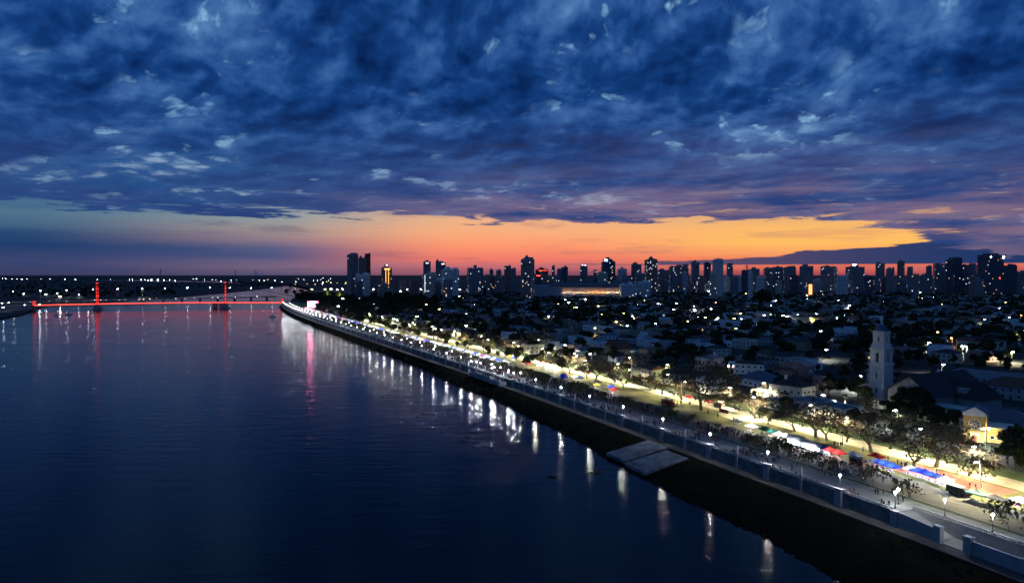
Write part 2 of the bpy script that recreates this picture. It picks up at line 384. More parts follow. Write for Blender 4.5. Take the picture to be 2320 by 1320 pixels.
def tag(o, label, cat, group, place=True, loc=None):
    """label is completed with the place in the photograph; look-alikes are told apart at the end"""
    o['category'] = cat
    if group: o['group'] = group
    p = loc or o.location
    REG.append([o, label, place, (p[0], p[1], p[2])])
    return o
ORD = ['', 'second', 'third', 'fourth', 'fifth', 'sixth', 'seventh', 'eighth', 'ninth']
def finish_labels():
    by = {}
    for r in REG:
        l = r[1] + (' ' + where(*r[3]) if r[2] else '')
        by.setdefault(l, []).append(r)
    for l, rs in by.items():
        n = len(rs)
        if n == 1: rs[0][0]['label'] = l; continue
        inv = [(pix(*r[3])[0], r) for r in rs]
        inv.sort(key=lambda a: a[0])
        room = 16 - len(l.split())
        for i, (p, r) in enumerate(inv):
            w = l
            if n == 2 and room >= 2: w = l + (', left one' if i == 0 else ', right one')
            elif 3 <= n <= 9 and room >= 5:
                if i == 0: w = l + ', leftmost of %s' % ['','','','three','four','five','six','seven','eight','nine'][n]
                elif i == n - 1: w = l + ', rightmost of %s' % ['','','','three','four','five','six','seven','eight','nine'][n]
                else: w = l + ', %s from the left' % ORD[i]
            r[0]['label'] = w
            if 'group' not in r[0]: r[0]['group'] = r[0]['category'] + 's'
def inframe(X, Y, Z=ZP, m=60):
    px, py = pix(X, Y, Z); return -m < px < 2320 + m and py < 1320 + m

# ------------------------------------------------------------------ the river and the land
def poly_mesh(name, pts, z, m):
    from mathutils.geometry import tessellate_polygon
    tri = tessellate_polygon([[Vector((p[0], p[1], 0)) for p in pts]])
    mb = MB(); mb.add([(p[0], p[1], z) for p in pts], [tuple(t) for t in tri], m)
    me = mb.mesh(name)
    # faces must look up
    for f in me.polygons:
        if f.normal.z < 0: f.flip()
    me.update(); return me

def water_material():
    m = bpy.data.materials.new('river_water'); m.use_nodes = True; nt = m.node_tree; b = nt.nodes['Principled BSDF']
    b.inputs['Base Color'].default_value = (.0006, .0020, .008, 1)
    b.inputs['IOR'].default_value = 1.33; b.inputs['Specular IOR Level'].default_value = 0.15
    tc = nt.nodes.new('ShaderNodeTexCoord')
    mp = nt.nodes.new('ShaderNodeMapping'); mp.inputs['Rotation'].default_value = (0, 0, R(-18)); mp.inputs['Scale'].default_value = (0.30, 1.25, 1)
    nt.links.new(tc.outputs['Object'], mp.inputs['Vector'])
    n1 = nt.nodes.new('ShaderNodeTexNoise'); n1.inputs['Scale'].default_value = .75; n1.inputs['Detail'].default_value = 5; n1.inputs['Roughness'].default_value = .6
    n2 = nt.nodes.new('ShaderNodeTexNoise'); n2.inputs['Scale'].default_value = .012; n2.inputs['Detail'].default_value = 4; n2.inputs['Distortion'].default_value = 1.5
    nt.links.new(mp.outputs[0], n1.inputs['Vector']); nt.links.new(mp.outputs[0], n2.inputs['Vector'])
    n3 = nt.nodes.new('ShaderNodeTexNoise'); n3.inputs['Scale'].default_value = .16; n3.inputs['Detail'].default_value = 3; nt.links.new(mp.outputs[0], n3.inputs['Vector'])
    b3 = nt.nodes.new('ShaderNodeBump'); b3.inputs['Distance'].default_value = .16; nt.links.new(n3.outputs['Fac'], b3.inputs['Height'])
    bp = nt.nodes.new('ShaderNodeBump'); nt.links.new(b3.outputs[0], bp.inputs['Normal']); bp.inputs['Strength'].default_value = 1.0; bp.inputs['Distance'].default_value = .072
    nt.links.new(n1.outputs['Fac'], bp.inputs['Height']); nt.links.new(bp.outputs[0], b.inputs['Normal'])
    mr = nt.nodes.new('ShaderNodeMapRange'); mr.inputs[1].default_value = .35; mr.inputs[2].default_value = .65; mr.inputs[3].default_value = .04; mr.inputs[4].default_value = .10
    nt.links.new(n2.outputs['Fac'], mr.inputs[0]); nt.links.new(mr.outputs[0], b.inputs['Roughness'])
    M['water'] = m
water_material()
mb = MB(); mb.add([(-9000,-2000,0),(4000,-2000,0),(4000,9000,0),(-9000,9000,0)], [(0,1,2,3)], 'water'); struct('river_water', mb)

# right bank land (the town) with its edge under the promenade
YS = [-600, -300, -100, 0, 60, 100, 120] + [140 + 6*i for i in range(0, 60)] + [500 + 20*i for i in range(50)]
YS = sorted(set(YS))
edge = [PT(y, 12.5) for y in YS if y <= 1480]
bend = [G(662, 676), G(690, 664), G(700, 652), G(660, 644), G(560, 640)]
town = edge + bend + [(-3000, 7500), (-30000, 34000), (34000, 34000), (30000, -4000), (1500, -4000)]
struct('town_ground', poly_mesh('town_ground', town, ZP - 0.03, 'earth'))
left_sh = [G(*p, z=1.5) for p in ((-900, 770), (-300, 742), (0, 722), (50, 712), (76, 700), (110, 691), (190, 688), (280, 680), (370, 675), (450, 668), (520, 662), (590, 655), (640, 648), (656, 643))]
left_land = left_sh + [(-5500, 9000), (-42000, 34000), (-42000, 1000), (-4000, 300)]
struct('far_bank_ground', poly_mesh('far_bank_ground', left_land, 1.5, 'far'))
mb = MB(); mb.add([(-60000, 8800, 1.0), (60000, 8800, 1.0), (60000, 70000, 1.0), (-60000, 70000, 1.0)], [(0,1,2,3)], 'far'); struct('distant_plain_ground', mb)

def ribbon(mb, ys, prof, m):
    """prof: list of (t, z) or functions of Y"""
    vs = []; k = len(prof)
    for y in ys:
        for t, z in prof:
            tt = t(y) if callable(t) else t; z2 = z(y) if callable(z) else z
            p = PT(y, tt); vs.append((p[0], p[1], z2))
    fs = []
    for i in range(len(ys) - 1):
        for j in range(k - 1): fs.append((i*k+j, i*k+j+1, (i+1)*k+j+1, (i+1)*k+j))
    mb.add(vs, fs, m)
YL = [y for y in YS if -100 <= y <= 1480]
Yr = [y for y in YL if y >= 178]
YQ = [177.0] + Yr
def rib(name, ys, prof, m, kind='structure', flip=False):
    b = MB(); ribbon(b, ys, prof, m); me = b.mesh(name)
    if flip or (len(me.polygons) and me.polygons[0].normal.z < -.2):
        for f in me.polygons: f.flip()
    o = link(name, me)
    if kind: o['kind'] = kind
    return o
# promenade pavement, kerb, verge, road, kerb, park lawn, lit street
YN = [y for y in YL if y < 177] + [177.0]
rib('promenade_pavement', YQ, [(0.0, ZP + .02), (12.0, ZP + .02)], 'paving')
rib('promenade_pavement', YN, [(6.3, ZP + .02), (12.0, ZP + .02)], 'paving')
rib('kerb', YL, [(12.0, ZP - .02), (12.0, ZP + .13), (12.22, ZP + .13), (12.22, ZP - .02)], 'conc')
rib('verge_lawn', YL, [(12.22, ZP + .05), (14.3, ZP + .05)], 'verge')
rib('kerb', YL, [(14.3, ZP - .02), (14.3, ZP + .13), (14.5, ZP + .13), (14.5, ZP - .02)], 'conc')
rib('riverside_road', YL, [(14.5, ZP + .0), (29.0, ZP + .0)], 'asphalt')
rib('kerb', YL, [(29.0, ZP - .02), (29.0, ZP + .13), (29.2, ZP + .13), (29.2, ZP - .02)], 'conc')
rib('park_lawn', YL, [(29.2, ZP + .02), (48.0, ZP + .02)], 'lawn')
rib('park_street', YL, [(48.0, ZP + .05), (57.5, ZP + .05)], 'sand')
rib('inner_lawn', YL, [(57.5, ZP + .03), (68.0, ZP + .03)], 'verge')
# dashed line on the road
b = MB()
for i in range(120):
    y = 130 + i * 9.0
    ribbon(b, [y, y + 3.2], [(21.6, ZP + .006), (21.8, ZP + .006)], 'line')
ml = b.mesh('road_marking')
for f in ml.polygons:
    if f.normal.z < 0: f.flip()
o = link('road_marking', ml); o['kind'] = 'structure'
# promenade paving joints: thin lighter bands across
# river bank
_sh = []
for q in ((1890,1312),(1736,1221),(1591,1149),(1543,1130),(1450,1078),(1355,1028),(1318,1005),(1250,968),(1193,942),(1127,905),(1059,885),(1000,857),(964,830),(850,790),(782,758),(727,742),(691,719)):
    X_, Y_ = G(q[0], q[1], 0); yy_, tt_ = ST(X_, Y_); _sh.append((yy_, max(6.0, -tt_)))
_sh.sort(); SHY = [a for a, b_ in _sh]; SHT = [b_ for a, b_ in _sh]
print('shore', [(int(a), round(b_, 1)) for a, b_ in _sh])
def shore(y):
    w = float(np.interp(y, SHY, SHT))
    return w + 1.2 * mnoise.noise(Vector((y * .06, 3.1, 0))) + .9 * mnoise.noise(Vector((y * .35, 9, 0))) + .4 * mnoise.noise(Vector((y * 1.1, 4, 0)))
YF = sorted(set([y for y in YL if y < 150 or y > 720] + [150 + 1.0*i for i in range(570)]))
rib('lower_walkway', YL, [(0.0, 4.5), (-4.2, 4.5), (-4.2, 4.1)], 'walk')
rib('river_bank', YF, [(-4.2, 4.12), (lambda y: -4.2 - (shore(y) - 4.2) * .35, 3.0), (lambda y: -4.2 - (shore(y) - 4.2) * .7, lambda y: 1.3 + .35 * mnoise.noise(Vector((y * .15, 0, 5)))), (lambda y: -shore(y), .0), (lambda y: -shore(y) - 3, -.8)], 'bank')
# two concrete boat ramps on the bank
def RZ(y, q): return 4.75 - 3.9 * q
def ramp(y0, y1, f0, f1, nm):
    b = MB(); 
    n = 8
    for i in range(n):
        a, c = i / n, (i + 1) / n
        ya, yc = y0 + (y1 - y0) * a, y0 + (y1 - y0) * c
        pr = []
        for j in range(6):
            q = f0 + (f1 - f0) * j / 5; pr.append((-4.2 - 23.5 * q, RZ(ya, q)))
        ribbon(b, [ya, yc], pr, 'ramp')
        # side thickness
    for yy in (y0, y1):
        for j in range(5):
            q0 = f0 + (f1 - f0) * j / 5; q1 = f0 + (f1 - f0) * (j + 1) / 5
            p0 = PT(yy, -4.2 - 23.5 * q0); p1 = PT(yy, -4.2 - 23.5 * q1)
            z0, z1 = RZ(yy, q0), RZ(yy, q1)
            b.add([(p0[0], p0[1], z0), (p1[0], p1[1], z1), (p1[0], p1[1], z1 - 1.4), (p0[0], p0[1], z0 - 1.4)], [(0,1,2,3)], 'ramp')
    p0 = PT(y0, -4.2 - 23.5 * f1); p1 = PT(y1, -4.2 - 23.5 * f1); z = RZ(y0, f1)
    b.add([(p0[0],p0[1],z), (p1[0],p1[1],z), (p1[0],p1[1],z-1.2), (p0[0],p0[1],z-1.2)], [(0,1,2,3)], 'ramp')
    me = b.mesh('boat_ramp')
    o = link('boat_ramp', me); tag(o, nm, 'boat ramp', 'concrete ramps on the river bank', False, (p0[0], p0[1], 3)); return o
ramp(246.5, 258.0, .10, .86, 'pale concrete slab sloping to the river, nearer one of two side by side')
ramp(260.0, 271.5, .02, .80, 'pale concrete slab sloping to the river, farther one of two side by side')

q_ = random.Random(77); rb = MB(); tf = MB()
for i in range(2600):
    y = 150 + 420 * q_.random() ** 1.3; w = shore(y); f = q_.random() ** (.35 if i % 2 else 1.0); t = -4.6 - (w - 3.8) * f; p = PT(y, t)
    zz = 4.1 - 4.3 * f; zz = max(-.2, zz * (1 if f < .35 else .94)) 
    r = q_.uniform(.12, .5) * (1.3 if f > .9 else 1)
    if i % 3: rb.lathe([(r, zz - .4), (r * .8, zz + r * .3), (r * .3, zz + r * .6)], 'mudstone', 5, p, rot=q_.uniform(0, 6))
    else:
        for k in range(6): leafq(tf, q_, Vector((p[0] + q_.gauss(0, .5), p[1] + q_.gauss(0, .5), zz + .15)), q_.uniform(.2, .5), 'moss')
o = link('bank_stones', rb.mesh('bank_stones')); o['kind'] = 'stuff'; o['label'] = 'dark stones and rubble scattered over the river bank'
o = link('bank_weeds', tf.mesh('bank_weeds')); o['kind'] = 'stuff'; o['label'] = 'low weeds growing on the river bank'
# river wall with buttress pillars and balustrade
wall = link('river_wall', None, loc=(0, 0, 0)); tag(wall, 'long pale retaining wall with balustrade along the promenade edge', 'river wall', None, False, (80, 200, 8))
b = MB(); ribbon(b, YQ, [(.0, 4.4), (.0, ZP + .25), (.45, ZP + .25), (.45, ZP + .0)], 'wallc')
ribbon(b, YQ, [(.0, 6.9), (-.09, 6.9), (-.09, 7.1), (.0, 7.1)], 'wallc'); link('retaining_wall', b.mesh('retaining_wall'), wall)
b = MB(); ribbon(b, YQ, [(-.06, ZP + .26), (-.06, ZP + .42), (.5, ZP + .42), (.5, ZP + .26)], 'parapet')
ribbon(b, YQ, [(.02, ZP + .88), (-.02, ZP + 1.06), (.42, ZP + 1.06), (.38, ZP + .88), (.02, ZP + .88)], 'parapet'); link('coping_rail', b.mesh('coping_rail'), wall)
b = MB()
def post_at(mb, y, t, z0, z1, w, m):
    p = PT(y, t); u = tang(y); n = Vector((u.y, -u.x))
    c = [Vector(p) + u * a * w + n * bb * w for a, bb in ((-1,-1),(1,-1),(1,1),(-1,1))]
    vs = [(q.x, q.y, z0) for q in c] + [(q.x, q.y, z1) for q in c]
    mb.add(vs, [(4,5,6,7),(0,1,5,4),(1,2,6,5),(2,3,7,6),(3,0,4,7)], m)
yy = 178.0
while yy < 620: post_at(b, yy, .2, ZP + .42, ZP + .88, .07, 'parapet'); yy += .55 if yy < 400 else 1.2
o = link('baluster', b.mesh('baluster'), wall); o['kind'] = 'stuff'
pm = MB(); pm.box(-.45, .45, -.5, .55, 0, 4.9, 'parapet'); pm.box(-.55, .55, -.6, .65, 4.9, 5.1, 'parapet'); pmesh = pm.mesh('pillar')
pm = MB(); pm.box(-1.1, 1.1, -1.0, .8, 0, 4.7, 'parapet'); pm.box(-1.25, 1.25, -1.15, .95, 4.7, 4.95, 'parapet'); bmesh_ = pm.mesh('lamp_pillar')
LAMP_Y = []
y = 193.0
while y < 1420:
    LAMP_Y.append(y); y += 25.3 if y < 560 else 24.0
for i, y in enumerate(LAMP_Y):
    p = PT(y, .25); link('lamp_pillar', bmesh_, wall, (p[0], p[1], 4.4), ang(y))
    if y < 900:
        p = PT(y + 12.6, .25); link('pillar', pmesh, wall, (p[0], p[1], 4.4), ang(y))
# the near river stairs: recess with two ramps going down between an outer and an inner wall
st = link('river_stairs', None, loc=(0, 0, 0)); tag(st, 'white walled double ramp going down from the promenade to the lower walkway', 'stairs', None, False, (101, 167, 8))
b = MB(); ribbon(b, [177, 170, 166.6], [(.0, 4.4), (.0, lambda y: 7.5 + (y - 166) * .09), (.5, lambda y: 7.5 + (y - 166) * .09), (.5, 4.4)], 'conclight')
ribbon(b, [159.4, 150, 141, 120, 100], [(.0, 4.4), (.0, 7.6), (.5, 7.6), (.5, 4.4)], 'conclight')
link('outer_wall', b.mesh('outer_wall'), st)
b = MB(); ribbon(b, [177, 170, 164, 150, 120, 100], [(6.0, 4.4), (6.0, ZP + .3), (6.4, ZP + .3), (6.4, ZP)], 'conc')
p0, p1, p2, p3 = PT(177, 0), PT(177, 6.2), PT(177.35, 6.2), PT(177.35, 0)
b.add([(q[0], q[1], z) for z in (4.4, ZP + .02) for q in (p0, p1, p2, p3)], [(0,1,5,4),(1,2,6,5),(2,3,7,6),(3,0,4,7)], 'conc')
link('inner_wall', b.mesh('inner_wall'), st)
b = MB(); ribbon(b, [177, 170, 164, 150, 120, 100], [(5.95, ZP + .9), (5.95, ZP + 1.08), (6.4, ZP + 1.08), (6.4, ZP + .9), (5.95, ZP + .9)], 'parapet'); link('coping_rail', b.mesh('coping_rail'), st)
b = MB(); y = 120.
while y < 177: post_at(b, y, 6.2, ZP + .3, ZP + .9, .07, 'parapet'); y += .5
o = link('baluster', b.mesh('baluster'), st); o['kind'] = 'stuff'
b = MB()
ribbon(b, [177, 166.4], [(.5, lambda y: 4.7 + (y - 166.4) * .305), (6.0, lambda y: 4.7 + (y - 166.4) * .305)], 'paving')
ribbon(b, [166.4, 155.6], [(.0, 4.62), (6.0, 4.62)], 'paving')
ribbon(b, [155.6, 145, 100], [(.5, lambda y: min(7.9, 4.7 + (155.6 - y) * .305)), (6.0, lambda y: min(7.9, 4.7 + (155.6 - y) * .305))], 'paving')
link('ramp_floor', b.mesh('ramp_floor'), st)
for y in (166.4, 159.6, 177.2):
    p = PT(y, .25); link('end_pillar', bmesh_, st, (p[0], p[1], 4.0), ang(y), (.8, .8, .9))
# the far landing
st2 = link('river_landing', None); tag(st2, 'white stair landing projecting from the wall in the middle distance', 'stairs', None, False, (-12, 425, 8))
b = MB()
for (a, c, z1) in ((404, 416, 6.8), (416, 436, 7.6), (436, 447, 6.8)):
    ribbon(b, [a, c], [(-4.5, 4.4), (-4.5, z1), (-4.0, z1), (-4.0, 6.0), (-.1, 6.0)], 'conclight')
    for yy in (a, c):
        q0, q1 = PT(yy, -4.5), PT(yy, -.1); b.add([(q0[0], q0[1], 4.4), (q1[0], q1[1], 4.4), (q1[0], q1[1], z1), (q0[0], q0[1], z1)], [(0,1,2,3)], 'conclight')
link('landing_wall', b.mesh('landing_wall'), st2)
for y in (404, 416, 436, 447):
    p = PT(y, -4.2); link('pillar', pmesh, st2, (p[0], p[1], 3.2), ang(y))

# ------------------------------------------------------------------ lamps
def lightdata(name, W, c, r):
    l = bpy.data.lights.new(name, 'POINT'); l.energy = W; l.color = c; l.shadow_soft_size = r; return l
def lamp_head(r, m): 
    b = MB(); pr = [(r * math.sin(a), -r * math.cos(a)) for a in [math.pi * k / 5 for k in range(1, 5)]]
    b.lathe([(.01, -r)] + pr + [(.01, r)], m, 8); return b
g = lamp_head(.34, 'lamp'); GLOBE = g.mesh('globe')
b = MB(); b.lathe([(.22, 0), (.22, .25), (.09, .4), (.06, 3.3), (.14, 3.4), (.16, 3.6)], 'black', 8); PPOST = b.mesh('post')
def spotdata(name, W, c, r, deg):
    l = bpy.data.lights.new(name, 'SPOT'); l.energy = W; l.color = c; l.shadow_soft_size = r; l.spot_size = R(deg); l.spot_blend = .25; return l
LD_PROM = lightdata('promenade_light', 1500, (.95, .98, 1.0), .12)
LD_PROMF = lightdata('promenade_light_far', 1200, (.95, .98, 1.0), .12)
LD_PARK = spotdata('park_light', 40000, (1.0, .89, .56), .3, 156)
LD_TOWN = spotdata('town_light', 22000, (.95, .95, .88), .4, 165)
LD_STALL = lightdata('stall_light', 900, (.93, .97, 1.0), .5)
def prom_lamp(y, t=.25, z=ZP + 1.1, far=False, lbl=None):
    p = PT(y, t); o = link('promenade_lamp', None, loc=(p[0], p[1], z))
    tag(o, lbl or 'globe lamp on promenade edge', 'lamp post', 'globe lamps along the promenade')
    link('post', PPOST, o); link('globe', GLOBE, o, (0, 0, 3.95)); link('light', LD_PROMF if far else LD_PROM, o, (-.22, -.2, 3.3))
    return o
for y in LAMP_Y: prom_lamp(y, far=y > 560, z=ZP + .95)
for y in (177.2,): prom_lamp(y)
prom_lamp(181.0, 6.5, ZP); prom_lamp(171.0 - 2, 6.2); prom_lamp(160.5 - 2.2, 6.2); prom_lamp(141, 6.2)
for y, t in ((404, 1), (411, 5), (424, .3), (424, 6), (438, 7), (446, 3), (456, 1), (400, 7)): prom_lamp(y, t, ZP)
# second line of globe lamps on the verge side in the far part
y = 480.
while y < 1400: prom_lamp(y, 11.5, ZP, True, 'globe lamp beside far verge'); y += 34
# slim white marker posts on the parapet
wm = MB(); wm.lathe([(.2, 0), (.2, 2.0), (.12, 2.3)], 'whitep', 6); WM = wm.mesh('marker_post')
for i, y in enumerate(LAMP_Y[:14]):
    p = PT(y + 12.6, .25); o = link('marker_post', WM, loc=(p[0], p[1], 9.5), rz=0); tag(o, 'slim white wall post', 'post', 'white posts along the river wall')

# tall lamps: mast with arm
def mast(h, arm, two=False):
    b = MB(); b.tube((0,0,0), (0,0,h), .11, .07, 'steel', 6); b.tube((0,0,h-.1), (0,-arm,h+.25), .05, .04, 'steel', 5)
    if two: b.tube((0,0,h-.1), (0,arm,h+.25), .05, .04, 'steel', 5)
    return b.mesh('post')
MAST9 = mast(9, 1.6); MAST7 = mast(7, 1.4); MAST16 = mast(14, 2.0, True)
def headbox(r, m):
    b = MB(); b.box(-.22*r, .22*r, -.45*r, .45*r, -.07*r, .02*r, m, True); b.lathe([(.02, -.22*r), (.17*r, -.16*r), (.2*r, -.05*r)], m, 6)
    return b.mesh('lamp_head')
HEADW = headbox(1.3, 'lampw'); 
HEADS = {'w': headbox(1.5, 'lampt'), 'y': headbox(1.5, 'lampy'), 'o': headbox(1.5, 'lampo'), 't': headbox(1.5, 'lampteal')}
LDC = {'w': LD_TOWN, 'y': spotdata('yellow_light', 16000, (1, .85, .3), .4, 165), 'o': spotdata('orange_light', 12000, (1, .5, .2), .4, 165), 't': spotdata('teal_light', 12000, (.5, 1, .85), .4, 165)}
def park_lamp(X, Y, rz):
    o = link('park_lamp', None, loc=(X, Y, ZP), rz=rz); tag(o, 'tall steel park lamp', 'street lamp', 'tall lamps of the park')
    link('post', MAST9, o); link('lamp_head', HEADW, o, (0, -1.6, 9.15)); link('light', LD_PARK, o, (0, -1.6, 8.6)); return o
y = 168.
k = 0
while y < 900:
    p = PT(y, 47.4 if k % 2 else 58.2); park_lamp(p[0], p[1], ang(y) + (math.pi if k % 2 else 0)); k += 1; y += 21 if y < 500 else 28
for px, py in ((1431, 810), (1517, 826), (2221, 1046), (1306, 800), (1224, 770)):
    X, Y = G(px, py, ZP + 9); park_lamp(X, Y, TH)

C6 = [(745,88),(980,92),(865,135),(1073,97),(168,212),(210,243),(88,320),(322,305),(575,290),(620,250),(868,292),(1072,270),(1325,262),(1340,240),(1545,257),(1318,318),(1460,342),(1530,332),(1490,385),(1770,333),(1978,325),(1795,348),(610,393),(890,380),(790,487),(930,533),(530,562),(1285,508),(1688,482),(1640,518),(1905,433),(2080,440),(2040,460),(1770,118),(1810,158),(1790,187),(1435,105),(425,205),(425,238),(500,885),(148,778),(360,162,'t'),(420,165,'t')]
C5 = [(312,315),(543,303),(418,383),(360,445),(713,403),(948,408),(998,420),(1158,400),(1297,440),(1387,385),(1402,247),(1680,250),(1775,283),(2105,188),(1245,158),(1450,147),(1570,140),(485,135),(165,85),(298,130),(710,232),(866,225),(1680,465),(1990,527),(1413,600),(385,570,'y'),(1480,835),(1945,1160),(690,1250,'y'),(30,105),(992,17),(1870,97),(2065,130),(1988,137)]
C4 = [(1798,660,'o'),(1875,718),(1902,720),(1520,563),(2027,525,'y'),(2308,608),(2220,770),(1718,855),(1697,617),(1617,692),(1848,386),(1668,365),(1558,328),(1232,370),(1375,300),(1330,240),(1805,260),(1980,245),(2265,305)]
C2 = [(465,380,'y'),(605,385,'y'),(665,390),(1045,388),(1555,335),(1085,400),(1420,375),(1460,420),(1350,438),(1070,565),(1620,570,'y'),(1455,632),(1355,655),(1525,687),(1210,627),(930,572),(785,510),(1005,510),(1990,505),(1940,420),(1830,372),(2180,513),(2010,662),(1730,615),(2170,745),(2020,780),(1870,745),(1910,853),(1760,820),(2115,800),(885,398),(940,418),(1295,712),(725,585),(775,372),(720,420)]
CH = [(1640,190,'w'),(2200,1180)]
TL = []
def tl(lst, ox, oy, s):
    for q in lst: TL.append((ox + q[0] / s, oy + q[1] / s, q[2] if len(q) > 2 else 'w'))
tl(C6, 1250, 640, 5.5); tl(C5, 1600, 640, 5.5); tl(C4, 1600, 560, 3.222); tl(C2, 600, 560, 4.4)
TL += [(1860, 893, 'w'), (1953, 851, 'w'), (2034, 928, 'w'), (2233, 969, 'w'), (1896, 907, 'w'), (2134, 825, 'w'), (2292, 797, 'w')]
TOWN_LAMPS = []
def town_lamp(X, Y, kind, z=ZP, lbl=None, grp='street lamps of the town', big=1.0, mastm=None, hz=7.0, lightless=False):
    o = link('street_lamp', None, loc=(X, Y, z), rz=rnd.choice((TH, TH + math.pi, TH + math.pi / 2)))
    words = {'w': 'white lit', 'y': 'yellow lit', 'o': 'orange lit', 't': 'teal lit'}
    tag(o, lbl or words[kind] + ' street lamp', 'street lamp', grp)
    link('post', mastm or MAST7, o); link('lamp_head', HEADS[kind], o, (0, -1.4, hz + .15), sc=big)
    if not lightless: link('light', LDC[kind], o, (0, -1.4, hz - .35 - .45 * big))
    TOWN_LAMPS.append((X, Y)); return o
for px, py, kd in TL:
    if kd == 'w' and (px * 7 + py * 3) % 10 < 1.6: kd = 'y'
    X, Y = G(px, py, ZP + 7.2)
    if Y > 2600: Y = 2600; X = xat(px, Y)
    town_lamp(X, Y, kd, big=1.0 + max(0, (Y - 400) / 600.0), lightless=Y > 1500)
for i in range(70):          # dimmer lamps deeper in the town
    px = rnd.uniform(950, 2320); py = 655 + rnd.random() ** 1.3 * 70
    X, Y = G(px, py, ZP + 7); town_lamp(X, Y, rnd.choice('wwwwyo'), big=rnd.uniform(.5, 1.0) * (1 + Y / 2500), lightless=Y > 1300, lbl='small dim street lamp')
# lamps of the far bank
C1 = [(20,255),(50,256),(100,258),(140,260),(180,260),(220,260),(335,262),(410,260),(535,260),(620,265),(800,265),(905,265),(1060,262),(1090,262),(1157,265),(1190,265),(1215,268),(1245,265),(1297,263),(1345,266),(1392,266),(1440,272),(1590,260),(1615,258),(1680,262),(1745,266),(1770,266),(1815,277),(1900,268),(1940,267),(2075,267,'o'),(2102,267,'o'),(2130,270),(2170,272),(2200,265,'o'),(2255,270),(2315,285),(195,378),(382,383),(497,400),(562,388),(648,388),(470,373),(1172,387),(65,450),(35,487),(205,470),(325,468),(725,465),(10,455)]
for q in C1:
    px, py = q[0] / 3.625, 560 + q[1] / 3.625
    X, Y = G(px, py, 9.5)
    k = q[2] if len(q) > 2 else 'w'
    bigger = {195: 1.8, 382: 1.5, 497: 2.2, 562: 1.3, 1245: 1.6, 1297: 1.8, 1590: 1.4, 1615: 1.5, 325: 1.5}.get(q[0], 1.0)
    town_lamp(X, Y, k, z=1.5, lbl='white lamp on far bank' if k == 'w' else 'orange lamp on far bank', grp='lamps of the far bank', big=(1.0 + Y / 1800.) * bigger, lightless=Y > 2300)
for i in range(26):
    px = rnd.uniform(660, 800); py = rnd.uniform(630, 644); X, Y = G(px, py, ZP + 7)
    town_lamp(X, Y, rnd.choice('wwwyo'), lbl='distant lamp', big=(1 + Y / 2500.) * rnd.uniform(.5, 1.2), lightless=True)

